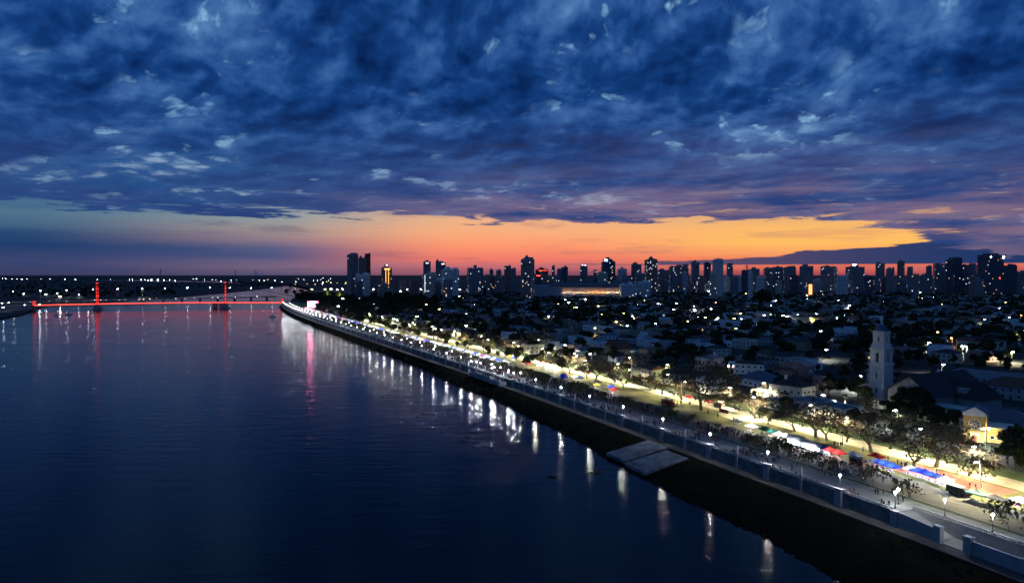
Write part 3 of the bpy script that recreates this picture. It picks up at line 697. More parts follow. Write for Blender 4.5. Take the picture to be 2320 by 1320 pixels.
# ------------------------------------------------------------------ bridges
def suspension_bridge():
    A = Vector((*G(78, 692, 9.5), 9.5)); B = Vector((*G(640, 686, 9.5), 9.5)); B.z = 9.5
    d = (B - A); Ln = d.length; rz = math.atan2(d.y, d.x)
    o = link('suspension_bridge', None, loc=A, rz=rz); tag(o, 'red lit suspension bridge with two lattice towers crossing the river', 'bridge', None, False)
    b = MB(); nseg = 40
    def dz(x): return 2.0 * math.sin(math.pi * x / Ln) + .6
    for i in range(nseg):
        x0, x1 = Ln * i / nseg, Ln * (i + 1) / nseg
        b.add([(x0,-4,dz(x0)),(x1,-4,dz(x1)),(x1,4,dz(x1)),(x0,4,dz(x0)),(x0,-4,dz(x0)-1.6),(x1,-4,dz(x1)-1.6),(x1,4,dz(x1)-1.6),(x0,4,dz(x0)-1.6)], [(0,1,2,3),(4,5,1,0),(6,7,3,2),(7,6,5,4)], 'steelred')
    link('deck', b.mesh('deck'), o)
    b = MB()
    for i in range(nseg):
        x0, x1 = Ln * i / nseg, Ln * (i + 1) / nseg
        for s in (-1, 1): b.add([(x0, s*4.25, dz(x0)-.75), (x1, s*4.25, dz(x1)-.75), (x1, s*4.25, dz(x1)+.55), (x0, s*4.25, dz(x0)+.55), (x0, s*4.05, dz(x0)-.75), (x1, s*4.05, dz(x1)-.75), (x1, s*4.05, dz(x1)+.55), (x0, s*4.05, dz(x0)+.55)], [(0,1,2,3),(7,6,5,4),(3,2,6,7),(4,5,1,0)], 'led_red2')
    link('light_strip', b.mesh('light_strip'), o)
    xs = []
    for px in (221, 512):
        f = (px - 78) / 562.0
        # solve for the point on the line seen at px
        best = min((abs(pix(*(A + d * q))[0] - px), q) for q in [k / 400 for k in range(401)])[1]; xs.append(best * Ln)
    TH_ = 42.0
    for x in xs:
        b = MB()
        for s in (-1, 1):
            for e in (-1, 1):
                b.tube((x + e*1.8, s*4.6, -8), (x + e*.9, s*4.2, TH_), .42, .32, 'steelred', 4)
            for k in range(12):
                z0, z1 = TH_ * k / 12, TH_ * (k + 1) / 12
                b.tube((x - 1.5, s*4.5, z0), (x + 1.4, s*4.5, z1), .16, .16, 'steelred', 3); b.tube((x + 1.5, s*4.5, z0), (x - 1.4, s*4.5, z1), .16, .16, 'steelred', 3)
        for z in (0, 12, 24, 36, TH_):
            b.tube((x, -4.5, z), (x, 4.5, z), .45, .45, 'steelred', 4)
        for z in (12, 24):
            b.tube((x, -4.5, z), (x, 4.5, z + 12), .22, .22, 'steelred', 3); b.tube((x, 4.5, z), (x, -4.5, z + 12), .22, .22, 'steelred', 3)
        t = link('tower', b.mesh('tower'), o)
        b = MB()
        for z, hh in ((1, 5), (8, 4), (14.5, 6), (23, 3), (29, 3.4), (35, 1.5), (TH_ - 1, 2.2)):
            b.box(x - .7, x + .7, -5.2, -5.0, z, z + hh, 'led_red', True); b.box(x - .7, x + .7, 5.0, 5.2, z, z + hh, 'led_red', True)
        link('light_strip', b.mesh('tower_light_strip'), t)
        b = MB(); b.box(x - 9, x + 9, -8, 8, -11, -7.4, 'conc'); b.box(x - 5, x + 5, -6.5, 6.5, -7.4, -1.2, 'conc'); link('pier', b.mesh('pier'), o)
    b = MB()
    for s in (-1, 1):
        pts = []
        for i in range(25):
            q = i / 24; x = xs[0] + (xs[1] - xs[0]) * q; pts.append((x, s*4.3, 5 + (TH_ - 5) * (2*q - 1) ** 2))
        pts = [(0, s*4.3, 2)] + pts + [(Ln, s*4.3, 2)]
        for p, q in zip(pts, pts[1:]): b.tube(p, q, .14, .14, 'steelred', 3)
    link('cable', b.mesh('cable'), o)
    b = MB()
    for s in (-1, 1):
        for i in range(1, 60):
            q = i / 60; x = xs[0] + (xs[1] - xs[0]) * q; b.tube((x, s*4.3, dz(x)), (x, s*4.3, 5 + (TH_ - 5) * (2*q - 1) ** 2), .05, .05, 'steelred', 3)
    h = link('hanger', b.mesh('hanger'), o); h['kind'] = 'stuff'
    b = MB()
    for x in (0, Ln):
        for s in (-1, 1): b.box(x - .9, x + .9, s*5.2 - .9, s*5.2 + .9, -9, 9.5, 'steelred'); b.box(x - .95, x - .9, s*5.2 - .5, s*5.2 + .5, 1, 9, 'led_red'); b.box(x-.5, x+.5, s*5.2-.95, s*5.2-.92, 1, 9, 'led_red')
    link('portal', b.mesh('portal'), o)
    # approach ramp on the left bank
    b = MB(); b.box(-60, 0, -4, 4, -9, .6, 'conc'); b.box(Ln, Ln + 30, -4, 4, -9, .6, 'conc'); link('abutment', b.mesh('abutment'), o)
suspension_bridge()
# old piers standing in the water by the right tower
for k, px in enumerate((487, 503)):
    X, Y = G(px, 697, 0); b = MB(); b.box(-5.2, 5.2, -4.5, 4.5, -1, 9.0, 'conc'); b.box(-5.8, 5.8, -5, 5, 9.0, 9.8, 'conc')
    o = link('old_bridge_pier', b.mesh('old_bridge_pier'), loc=(X, Y, 0), rz=.4); tag(o, 'dark square pier standing in the water, ' + ('farther from' if k == 0 else 'nearer to') + ' the right bridge tower', 'bridge pier', 'old bridge piers', False)
# the low road bridge behind
def road_bridge():
    A = Vector((*G(-60, 687, 7), 7)); B = Vector((*G(625, 671.5, 7), 7)); d = B - A; Ln = d.length
    o = link('road_bridge', None, loc=(A.x, A.y, 7), rz=math.atan2(d.y, d.x)); tag(o, 'long low road bridge with warm car lights behind the red bridge', 'bridge', None, False)
    b = MB(); b.box(0, Ln, -7, 7, -1.6, 0, 'conc', True); link('deck', b.mesh('deck'), o)
    b = MB(); b.box(0, Ln, -7.2, -7.0, 0, 1, 'conc'); b.box(0, Ln, 7.0, 7.2, 0, 1, 'conc'); link('parapet', b.mesh('parapet'), o)
    for i in range(int(Ln / 45)):
        b2 = MB(); b2.box(-1, 1, -5, 5, -8, -1.6, 'conc')
        if i == 0: pm_ = b2.mesh('pier')
        link('pier', pm_, o, (i * 45 + 20, 0, 0))
    for px, py in ((30,660),(92,658),(151,656.5),(210,655),(267,654),(322,653.5),(374,652.5),(425,652),(475,651),(521,652),(569,652),(615,651.5)):
        q = min((abs(pix(*(A + d * (k / 600)))[0] - px), k / 600) for k in range(601))[1]; P = A + d * q
        h = zat(py, P.y) - 7
        l = link('bridge_lamp', None, loc=(P.x, P.y, 7.0), rz=o.rotation_euler.z); l.location = P; tag(l, 'tall double bridge lamp', 'street lamp', 'lamps of the road bridge')
        m_ = link('post', MAST16, l, sc=(1.6, 1, h / 14)); link('lamp_head', HEADS['w'], l, (0, -2, h), sc=1.8); link('lamp_head', HEADS['w'], l, (0, 2, h), sc=1.4)
        link('light', LDC['w'], l, (0, -2, h - 1))
    # queue of cars with lights on
    body = MB(); body.box(-2.1, 2.1, -.9, .9, .3, .95, 'grey'); body.box(-1.3, 1.2, -.8, .8, .95, 1.5, 'glassd')
    for s in (-.6, .6): body.box(2.1, 2.2, s-.35, s+.35, .4, .95, 'lampw'); body.box(-2.2, -2.1, s-.25, s+.25, .5, .9, 'lampr')
    cm = body.mesh('far_car')
    for i in range(64):
        q = rnd.random() ** 1.2; lane = rnd.choice((-1, 1)); P = A + d * q; nrm = Vector((-d.y, d.x, 0)).normalized()
        P = P + nrm * lane * 3.2
        c_ = link('far_car', cm, loc=(P.x, P.y, 7.0), rz=o.rotation_euler.z + (math.pi if lane > 0 else 0) ); tag(c_, 'small lit car on road bridge', 'car', 'cars on the road bridge')
road_bridge()
# cars and lamp glow on the left bank, boats
def boat(px, py, s, lbl, rz):
    X, Y = G(px, py, 0); b = MB(); n = 8
    prof = [(-.5, .42), (-.3, .5), (0, .5), (.3, .4), (.5, .02)]
    vs = []
    for x, w in prof: vs += [(x*s, -w*s*.35, s*.12), (x*s, w*s*.35, s*.12), (x*s, w*s*.22, -.2), (x*s, -w*s*.22, -.2)]
    fs = []
    for i in range(4):
        a = i*4; c = a + 4; fs += [(a, c, c+3, a+3)[::-1], (a+1, a+2, c+2, c+1)[::-1], (a, a+1, c+1, c)]
    fs.append((0, 3, 2, 1)); b.add(vs, fs, 'whitep'); hull = b
    o = link('boat', hull.mesh('hull'), loc=(X, Y, .15), rz=rz); tag(o, lbl, 'boat', 'boats moored by the far bank', False)
    b = MB(); b.box(-.2*s, .12*s, -.1*s, .1*s, .12*s, .3*s, 'whitep'); b.box(-.21*s, .13*s, -.11*s, .11*s, .3*s, .33*s, 'whitep'); link('cabin', b.mesh('cabin'), o)
boat(157, 713, 13, 'small white cabin boat lying off the left bank below the red bridge', .4)
boat(128, 715, 9, 'dark low boat moored left of the white cabin boat', 1.0)
boat(618, 717, 11, 'low boat on the water below the right end of the red bridge', .2)
# floating weed
for i, (px, py, s) in enumerate(((1250,1080,2.0),(1345,1070,3.4),(1050,997,3.6),(965,936,2.6),(1060,988,1.2),(868,897,1.3),(1002,976,1.2),(613,756,5),(747,808,4),(948,943,1.5),(1079,1010,1.2),(1168,1000,2.0),(925,954,1.2),(983,936,1.6),(1353,1066,1.6))):
    X, Y = G(px, py, 0); b = MB(); q = random.Random(i)
    for k in range(26):
        a = q.uniform(0, 6.28); r = q.random() ** .6 * s; hx, hy = r * math.cos(a) * .75, r * math.sin(a) * .45
        w = q.uniform(.25, .7); z = q.uniform(.05, .35); b.lathe([(w, -.05), (w * .8, z * .7), (w * .2, z)], 'plantm', 5, (hx, hy), rot=a)
    o = link('floating_weed', b.mesh('floating_weed'), loc=(X, Y, 0)); tag(o, 'dark floating weed clump', 'water plants', 'weed clumps drifting on the river')

# ------------------------------------------------------------------ towers of the skyline
USED = []
M['tgrey'] = mat('concrete_facade', (.30, .29, .30), .85, .15, .1)
M['tblue'] = mat('dark_facade', (.13, .13, .16), .7, .15, .1)
def tower_building(x0, x1, ytop, Y, wall='grey', lbl='', cat='tower block', lit=.05, litm='lit_w', balc=False, pent=None, rz=None, fl=3.2, wings=None, grp='tower blocks on the skyline', depth=None, bands=False):
    wall = {'grey': 'tgrey', 'roofblue': 'tblue'}.get(wall, wall)
    X = (xat(x0, Y) + xat(x1, Y)) / 2; w = (xat(x1, Y) - xat(x0, Y)); H = zat(ytop, Y) - ZP
    rz = rz if rz is not None else math.atan2(X, Y) * -1 + rnd.uniform(-.35, .35)
    rel = abs(rz + math.atan2(X, Y))
    dp = depth or rnd.uniform(.7, 1.1) * w
    k = math.cos(rel) + dp / w * abs(math.sin(rel)); w = w / k; dp = dp / k
    o = link('tower_block', None, loc=(X, Y, ZP), rz=rz); tag(o, lbl, cat, grp, place=not lbl.endswith('.'))
    if lbl.endswith('.'): REG[-1][1] = lbl[:-1]; REG[-1][2] = False
    q = random.Random(int(x0 * 7 + ytop))
    b = MB(); b.box(-w/2, w/2, -dp/2, dp/2, 0, H, wall)
    b.box(-w/2, w/2, -dp/2, -dp/2 + .3, H, H + .9, wall); b.box(-w/2, w/2, dp/2 - .3, dp/2, H, H + .9, wall); b.box(-w/2, -w/2 + .3, -dp/2 + .3, dp/2 - .3, H, H + .9, wall); b.box(w/2 - .3, w/2, -dp/2 + .3, dp/2 - .3, H, H + .9, wall)
    link('wall', b.mesh('wall'), o)
    b = MB(); pw, ph, pc = pent or (q.uniform(.25, .5), q.uniform(2.5, 6), q.uniform(-.2, .2))
    b.box(w * (pc - pw/2), w * (pc + pw/2), -dp*.22, dp*.22, H, H + ph, wall)
    b.box(-w*.42, -w*.25, -dp*.3, dp*.1, H, H + q.uniform(1.5, 3.5), wall)
    if q.random() < .5: b.box(w*.22, w*.45, -dp*.4, dp*.35, H, H + q.uniform(2.5, 6), wall)
    if q.random() < .6: b.box(w * (pc - pw/5), w * (pc + pw/5), -dp*.12, dp*.12, H + ph, H + ph * 1.5, wall)
    if q.random() < .4: b.tube((w*pc, 0, H + ph), (w*pc, 0, H + ph + q.uniform(4, 9)), .15, .05, 'steel', 3)
    link('roof_house', b.mesh('roof_house'), o)
    nf = max(2, int(H / fl)); wb, lb = MB(), MB(); sl = MB()
    for side in range(3):
        L_ = w if side == 0 else dp; nb = max(2, int(L_ / 3.4))
        for f in range(nf):
            z0 = f * fl + 1.0
            if (balc and side == 0) or (bands):
                e = 1.1 if not bands else .35
                if side == 0: sl.box(-w/2 + .2, w/2 - .2, -dp/2 - e, -dp/2, z0 - 1.2, z0 - .1 if not bands else z0 + .1, wall, True)
                elif side == 1: sl.box(w/2, w/2 + e, -dp/2 + .2, dp/2 - .2, z0 - 1.2, z0 - .2, wall, True)
                else: sl.box(-w/2 - e, -w/2, -dp/2 + .2, dp/2 - .2, z0 - 1.2, z0 - .2, wall, True)
            for c in range(nb):
                c0 = -L_/2 + L_ * (c + .2) / nb; c1 = -L_/2 + L_ * (c + .8) / nb
                t = q.random() < lit * .45; mb_ = lb if t else wb; mm = (litm if q.random() < .7 else 'lit_y') if t else 'glassd'
                e = .06
                if side == 0: vs = [(c0,-dp/2-e,z0),(c1,-dp/2-e,z0),(c1,-dp/2-e,z0+1.7),(c0,-dp/2-e,z0+1.7)]
                elif side == 1: vs = [(w/2+e,c0,z0),(w/2+e,c1,z0),(w/2+e,c1,z0+1.7),(w/2+e,c0,z0+1.7)]
                else: vs = [(-w/2-e,c1,z0),(-w/2-e,c0,z0),(-w/2-e,c0,z0+1.7),(-w/2-e,c1,z0+1.7)]
                mb_.add(vs, [(0,1,2,3)], mm)
    z = link('window_grid', wb.mesh('window_grid'), o); z['kind'] = 'stuff'
    if lb.v: z = link('lit_windows', lb.mesh('lit_windows'), o); z['kind'] = 'stuff'
    if sl.v: z = link('balcony_slabs' if balc else 'floor_bands', sl.mesh('balcony_slabs'), o); z['kind'] = 'stuff'
    USED.append((x0, x1)); return o, w, dp, H
def glowbox(o, x0, x1, y0, y1, z0, z1, m, name='roof_light'):
    b = MB(); b.box(x0, x1, y0, y1, z0, z1, m, True); return link(name, b.mesh(name), o)
T = tower_building
o, w, dp, H = T(787, 812, 577, 1800, 'grey', 'tallest dark slab with balconies down its left edge, left of twin towers.', lit=.02, balc=True, pent=(.4, 5, .1), rz=.75)
o, w, dp, H = T(805, 822, 640, 1650, 'roofblue', 'lower dark block in front of the twin towers.', lit=.05)
o, w, dp, H = T(813, 829, 585, 1850, 'grey', 'striped pale tower with balcony bands, middle of the twin group.', lit=.03, balc=True, bands=True, rz=.2)
o, w, dp, H = T(827, 840, 576, 1880, 'brick', 'dark red slab tower, right one of the twin group.', lit=.01, pent=(.3, 2, 0), rz=.1)
o, w, dp, H = T(806, 838, 622, 1740, 'white', 'pale lower block at the foot of the twin towers.', lit=.06, bands=True, rz=.2)
o, w, dp, H = T(864, 888, 607, 1750, 'tan', 'tower with orange lit strips and a glowing roof crown.', lit=.12, litm='lit_y', pent=(.4, 9, 0), balc=True, rz=.35)
for k, xx in enumerate((-.16, .12)):
    glowbox(o, w*xx - .5, w*xx + .5, -dp/2 - 1.6, -dp/2 - 1.3, H*.18, H - 1, 'lit_o', 'light_strip')
glowbox(o, -w*.1, w*.1, -dp*.22 - .3, -dp*.22, H + 5, H + 9, 'lit_w')
glowbox(o, -w*.3, w*.3, -dp*.5 - .5, -dp*.5 - .2, H - 4, H - 1, 'lit_o', 'light_strip')
T(855, 892, 645, 1700, 'grey', 'low wide base block under the orange lit tower.', lit=.1, litm='lit_y', bands=True, rz=.3)
o, w, dp, H = T(959, 976, 593, 2000, 'grey', 'dark tower with a white light at its top, left of the pale blocks.', lit=.04, pent=(.4, 4, 0), rz=.2); glowbox(o, -w*.2, w*.2, -dp/2 - .3, -dp/2 - .1, H - 5, H - 2, 'lit_w')
T(987, 1000, 592, 2000, 'grey', 'narrow pale tower between two skyline towers.', lit=.02, rz=.2)
o, w, dp, H = T(998, 1010, 595, 2050, 'roofblue', 'dark tower with a white lit top storey.', lit=.04, rz=.1); glowbox(o, -w*.3, w*.3, -dp/2 - .3, -dp/2 - .1, H - 5, H - 2, 'lit_w')
o, w, dp, H = T(957, 990, 622, 1700, 'cream', 'pale block with a brightly lit left edge.', lit=.08, bands=True, rz=.35); glowbox(o, -w/2 + .2, -w/2 + 1.2, -dp/2 - .5, -dp/2 - .2, H*.3, H - 1, 'lit_w', 'light_strip')
T(1000, 1040, 611, 1750, 'white', 'wide pale block with a dark vertical window strip.', lit=.03, bands=True, rz=.3)
T(1058, 1095, 608, 1900, 'grey', 'stepped block with a narrow rooftop turret.', lit=.06, pent=(.18, 9, 0), rz=.2)
T(1109, 1118, 611, 2300, 'grey', 'small narrow dusk-grey tower', lit=.03); T(1124, 1136, 613, 2300, 'grey', 'small dusk-grey tower', lit=.03)
T(1142, 1158, 604, 2100, 'pink', 'flat-topped tower with a projecting roof box', lit=.03, pent=(.9, 2, 0)); T(1158, 1169, 609, 2200, 'grey', 'slim grey tower', lit=.03)
o, w, dp, H = T(1180, 1211, 588, 1620, 'grey', 'tall balconied tower with lit rooms on its right side.', lit=.10, balc=True, pent=(.28, 7, -.1), rz=-.45)
o, w, dp, H = T(1213, 1242, 612, 1900, 'brick', 'lower block with two red neon lines.', lit=.08, rz=0); glowbox(o, -w*.3, w*.4, -dp/2 - .5, -dp/2 - .3, H - 1.5, H - .2, 'led_red2', 'neon_line'); glowbox(o, -w*.45, w*.1, -dp/2 - .5, -dp/2 - .3, H - 16, H - 13, 'led_red2', 'neon_line')
T(1250, 1257, 604, 2300, 'grey', 'very thin tower on the skyline', lit=.02); T(1272, 1287, 606, 2200, 'roofblue', 'dark tower with two rooftop fins', lit=.04); T(1262, 1272, 610, 2300, 'grey', 'grey slab', lit=.05)
o, w, dp, H = T(1314, 1331, 603, 2200, 'grey', 'tower with a bright white rooftop sign.', lit=.05); glowbox(o, -w*.3, w*.3, -2, -1, H + 1, H + 5, 'lit_w', 'roof_sign')
T(1344, 1352, 612, 2300, 'grey', 'small tower with pointed top', lit=.02)
o, w, dp, H = T(1362, 1394, 594, 1900, 'roofblue', 'dark tower carrying a blue-white lit box on its roof.', lit=.06, pent=(.7, 9, -.05), rz=.05)
M['sign_b'] = mat('sign_blue', (.3, .4, .6), .5, 0, emit=(.35, .6, 1.0), es=3.0)
glowbox(o, -w*.36, -w*.08, -dp*.22 - .5, -dp*.22, H + 2, H + 8.5, 'sign_b', 'roof_sign')
T(1399, 1420, 610, 2000, 'white', 'pale stubby block', lit=.03); T(1430, 1453, 599, 2000, 'grey', 'grey tower stepping up to the right', lit=.05)
T(1460, 1489, 589, 1900, 'pink', 'stepped brown tower with roof tank and lit bays.', lit=.12, pent=(.35, 7, 0), rz=.1)
T(1444, 1475, 640, 1750, 'white', 'low pale block in front of the stepped brown tower.', lit=.05); T(1490, 1516, 612, 2200, 'grey', 'low grey block', lit=.05)
T(1515, 1546, 604, 2100, 'grey', 'tower with cascading top floors', lit=.07); T(1546, 1560, 600, 2200, 'grey', 'dark tower', lit=.05); T(1565, 1584, 594, 2200, 'grey', 'tall dark slab', lit=.05); T(1594, 1610, 596, 2300, 'roofblue', 'tall dark slab', lit=.04)
T(1614, 1638, 589, 1750, 'white', 'slim tall white tower with a flat cap.', lit=.0, pent=(.8, 3, 0), rz=.15, depth=None)
T(1646, 1660, 599, 2300, 'grey', 'lone dark tower', lit=.05)
for (a, c_, t, wl, lb, lt) in ((1680,1700,613,'roofblue','flat dark block',.03),(1700,1720,609,'grey','grey block with twin roof tanks',.03),(1704,1716,618,'white','pale narrow block',.0),(1730,1750,608,'grey','dark skyline block',.04),(1750,1773,606,'grey','broad dark block with roof boxes',.05),(1775,1802,606,'grey','dark block with jagged roof',.05),
    (1860,1895,604,'grey','terraced tower with a lit upper corner',.08),(1984,2003,597,'grey','dark tower with wide shoulders',.05),(2008,2025,609,'grey','low rounded block',.03),(2033,2048,593,'pink','slender reddish tower',.02),(2055,2067,606,'grey','short dark tower',.03),(2098,2110,604,'grey','dark narrow tower',.03),(2115,2142,598,'grey','broad dark tower',.04),(2143,2160,590,'roofblue','rising dark tower',.03),(2155,2177,584,'roofblue','tall dark slab tower',.03),(2180,2210,600,'grey','broad dusk-coloured tower',.04),(2268,2300,602,'roofblue','flat dark block',.03),(2298,2325,616,'grey','low dark block',.03)):
    T(a, c_, t, rnd.uniform(1950, 2250), wl, lb, lit=lt)
o, w, dp, H = T(1812, 1841, 603, 1900, 'grey', 'dark tower above an orange striped facade.', lit=.04, rz=.1); glowbox(o, w*.05, w*.2, -dp/2 - 1, -dp/2 - .5, 5, 34, 'lit_o', 'light_strip'); glowbox(o, w*.27, w*.36, -dp/2 - 1, -dp/2 - .5, 5, 34, 'lit_o', 'light_strip')
o, w, dp, H = T(1917, 1956, 605, 1950, 'grey', 'wide flat-topped tower with two white rooftop lamps.', lit=.06, rz=.1)
for xx in (-.15, .02): glowbox(o, w*xx - 1, w*xx + 1, -2, 0, H + 5, H + 8, 'lamp')
o, w, dp, H = T(2218, 2268, 578, 1850, 'roofblue', 'very wide dark tower with rounded top and corner lamps.', lit=.05, pent=(.75, 5, 0), rz=.1)
glowbox(o, w*.42, w*.5, -dp/2 - 1, -dp/2, H - 8, H - 3, 'lampt'); glowbox(o, -w*.45, -w*.40, -dp/2 - 1, -dp/2, H - 6, H - 4, 'lampt'); glowbox(o, w*.2, w*.24, -dp/2 - 1, -dp/2, H * .45, H * .45 + 3, 'lampr')
# many lower blocks in between
for i in range(92):
    a = rnd.uniform(900, 2330); wd = rnd.uniform(9, 26); t = rnd.gauss(629, 6.0) if a > 1050 else rnd.gauss(636, 4)
    t = max(614, min(646, t)); Y = rnd.uniform(1500, 3000)
    if a + wd > 1195 and a < 1450: Y = max(Y, 1800)
    T(a, a + wd, t, Y, rnd.choice(('grey', 'grey', 'white', 'pink', 'cream', 'roofblue')), rnd.choice(('low dim block', 'dim mid-rise block', 'pale mid-rise block', 'dark mid-rise block')), 'apartment block', lit=rnd.choice((0, .02, .05, .09)), grp='mid-rise blocks filling the skyline')
# long arcade hall
Y0 = 1700
def arcade():
    xa, xb = xat(1205, Y0), xat(1430, Y0); w = xb - xa; o = link('arcade_hall', None, loc=((xa+xb)/2, Y0, ZP), rz=-.06); tag(o, 'long low hall with a warm lit row of columns below the skyline', 'hall', None, False)
    H1 = zat(646, Y0) - ZP; C0 = zat(664.5, Y0) - ZP; C1 = zat(652, Y0) - ZP
    b = MB(); b.box(-w/2, w/2, 0, 40, 0, H1, 'grey'); b.box(-w/2, w/2, -3.4, 0, 0, C0, 'grey'); b.box(-w/2, -w*.2, -3, 0, C0, H1 * .96, 'grey'); link('wall', b.mesh('wall'), o)
    b = MB(); b.add([(-w*.32,-6,H1),(w*.5,-6,H1),(w*.5,42,H1),(-w*.32,42,H1),(-w*.30,10,H1+6),(w*.46,10,H1+6)], [(0,1,5,4),(1,2,5),(2,3,4,5),(3,0,4)], 'roofblue'); link('roof', b.mesh('roof'), o)
    M['glow_arc'] = mat('arcade_glow', (.5, .4, .3), .8, 0, emit=(1, .45, .22), es=.16)  # emission on the back wall stands in for lamplight behind the columns
    b = MB(); b.box(-w*.2, w*.48, -.6, -.3, C0, C1, 'glow_arc'); link('glowing_back_wall', b.mesh('glowing_back_wall'), o)
    cm = MB(); cm.box(-1.5, 1.5, -2.4, -.8, C0, C1, 'cream'); cmh = cm.mesh('column')
    la = lightdata('arcade_light', 1300, (1, .74, .52), .3); lo = lightdata('arcade_light_orange', 1900, (1, .42, .15), .3)
    for i in range(14): link('light', lo if 4 < i < 9 else la, o, (-w*.2 + w*.68 * (i + .5) / 14, -4.2, C0 + 2.5))
    n = 34
    for i in range(n): link('column', cmh, o, (-w*.2 + w*.68 * i / (n - 1), 0, 0))
    b = MB(); b.box(-w*.2 - 2, w*.48 + 2, -3.2, 0, C1, C1 + 3, 'grey'); link('lintel', b.mesh('lintel'), o)
arcade()
T(1404, 1442, 644, 1680, 'white', 'low white office block at the right end of the arcade hall.', lit=.05, bands=True, rz=0, grp=None)
# lattice masts on the horizon
def pylon(px, ytop, Y, lbl):
    b = MB(); H = zat(ytop, Y) - 1.5
    for s in ((-1,-1),(1,-1),(1,1),(-1,1)): b.tube((s[0]*H*.07, s[1]*H*.07, 0), (s[0]*1.0, s[1]*1.0, H), .9, .6, 'steel', 3)
    for k in range(8):
        z = H * k / 8; r = H*.07 * (1 - k/8) + 1; b.tube((-r, -r, z), (r, -r, z + H/8), .4, .4, 'steel', 3); b.tube((r, -r, z), (-r, -r, z + H/8), .4, .4, 'steel', 3)
    for z in (.7, .82, .94): b.tube((-H*.10, 0, H*z), (H*.10, 0, H*z), .6, .6, 'steel', 3)
    o = link('lattice_mast', b.mesh('lattice_mast'), loc=(xat(px, Y), Y, 1.5)); tag(o, lbl, 'mast', 'lattice masts on the horizon', False)
pylon(364, 609, 5200, 'dark lattice mast on the far plain, tallest and leftmost of three'); pylon(534, 611, 6000, 'faint lattice mast on the horizon, middle one of three'); pylon(580, 611, 6000, 'faint lattice mast on the horizon, rightmost of three')
pylon(1692, 600, 2500, 'thin lattice mast rising between the skyline blocks right of the slim white tower')

# ------------------------------------------------------------------ trees
def bare_tree(seed, h, spread, depth=6, lean=0.0, trunk_h=.22, r0=.45, leaf=None, nl=0, bark='bark', flat=.55, width=None, rmin=.0):
    q = random.Random(seed); tr, cr = MB(), MB(); tips = []
    def grow(p, d, L, r, k):
        n = 2 if k > 0 else 1
        for s in range(n):
            d2 = (d + Vector((q.uniform(-.22, .22), q.uniform(-.22, .22), q.uniform(-.10, .12)))).normalized()
            p2 = p + d2 * L / n; r2 = r * .82
            (tr if k < 3 else cr).tube(p, p2, r, r2, bark, 6 if k < 2 else (4 if k < 4 else 3)); p, d, r = p2, d2, r2
        if k >= depth: tips.append(p); return
        m = 3 if (k < 2 or q.random() < .35) else 2
        a0 = q.uniform(0, 6.28)
        for i in range(m):
            a = a0 + 6.283 * i / m + q.uniform(-.4, .4); tilt = q.uniform(.45, .85) if k else q.uniform(.5, .8)
            ax = d.orthogonal().normalized(); ax.rotate(Matrix.Rotation(a, 3, d)) if False else None
            o1 = d.orthogonal().normalized(); o2 = d.cross(o1); side = o1 * math.cos(a) + o2 * math.sin(a)
            nd = d * math.cos(tilt) + side * math.sin(tilt)
            nd.z = nd.z * flat + (.16 if k > 1 else .30)
            nd.normalize(); grow(p, nd, L * q.uniform(.66, .86) * (1 if k else spread), max(rmin, r * .70), k + 1)
    grow(Vector((0, 0, 0)), Vector((lean, 0, 1)).normalized(), h * trunk_h, r0, 0)
    # scale so that the top is h
    zm = max(v[2] for v in cr.v) if cr.v else h
    s = h / zm
    sx = s
    if width:
        rr = sorted(math.hypot(v[0], v[1]) for v in cr.v); sx = width / 2 / rr[int(len(rr) * .97)]
    for b in (tr, cr): b.v = [(v[0]*sx, v[1]*sx, v[2]*s) for v in b.v]
    tips = [Vector((t.x*sx, t.y*sx, t.z*s)) for t in tips]
    if leaf:
        for i in range(nl):
            t = tips[q.randrange(len(tips))]; c = t + Vector((q.gauss(0, .8), q.gauss(0, .8), q.gauss(0, .45))); leafq(cr, q, c, q.uniform(.22, .5), leaf)
    return tr.mesh('trunk'), cr.mesh('crown')
def leafy_tree(seed, h, w, n=900, leaf='leaf', size=.55, crown0=.3, lobes=9, bark='bark'):
    q = random.Random(seed); tr, cr = MB(), MB()
    tr.tube((0,0,0), (0,0,h*(crown0+.12)), h*.028 + .06, h*.018 + .04, bark, 6)
    L = []
    for i in range(lobes):
        a = q.uniform(0, 6.28); r = q.uniform(.15, .62) * w/2; z = h * q.uniform(crown0 + .14, .86)
        r *= (1 - .5 * max(0, (z/h - .6) / .4)); rr = q.uniform(.26, .42) * w/2
        c = Vector((r*math.cos(a), r*math.sin(a), z)); L.append((c, rr)); tr.tube((0,0,h*crown0*q.uniform(.7,1.2)), tuple(c), h*.010 + .03, .03, bark, 4)
    L.append((Vector((0, 0, h*.8)), w*.2))
    for i in range(n):
        c, rr = L[q.randrange(len(L))]; d = Vector((q.gauss(0,1), q.gauss(0,1), q.gauss(0,1))).normalized()
        k = q.random() ** .4 * rr; p = c + Vector((d.x*k, d.y*k, d.z*k*.72)); leafq(cr, q, p, size * q.uniform(.6, 1.4), leaf)
    return tr.mesh('trunk'), cr.mesh('crown')
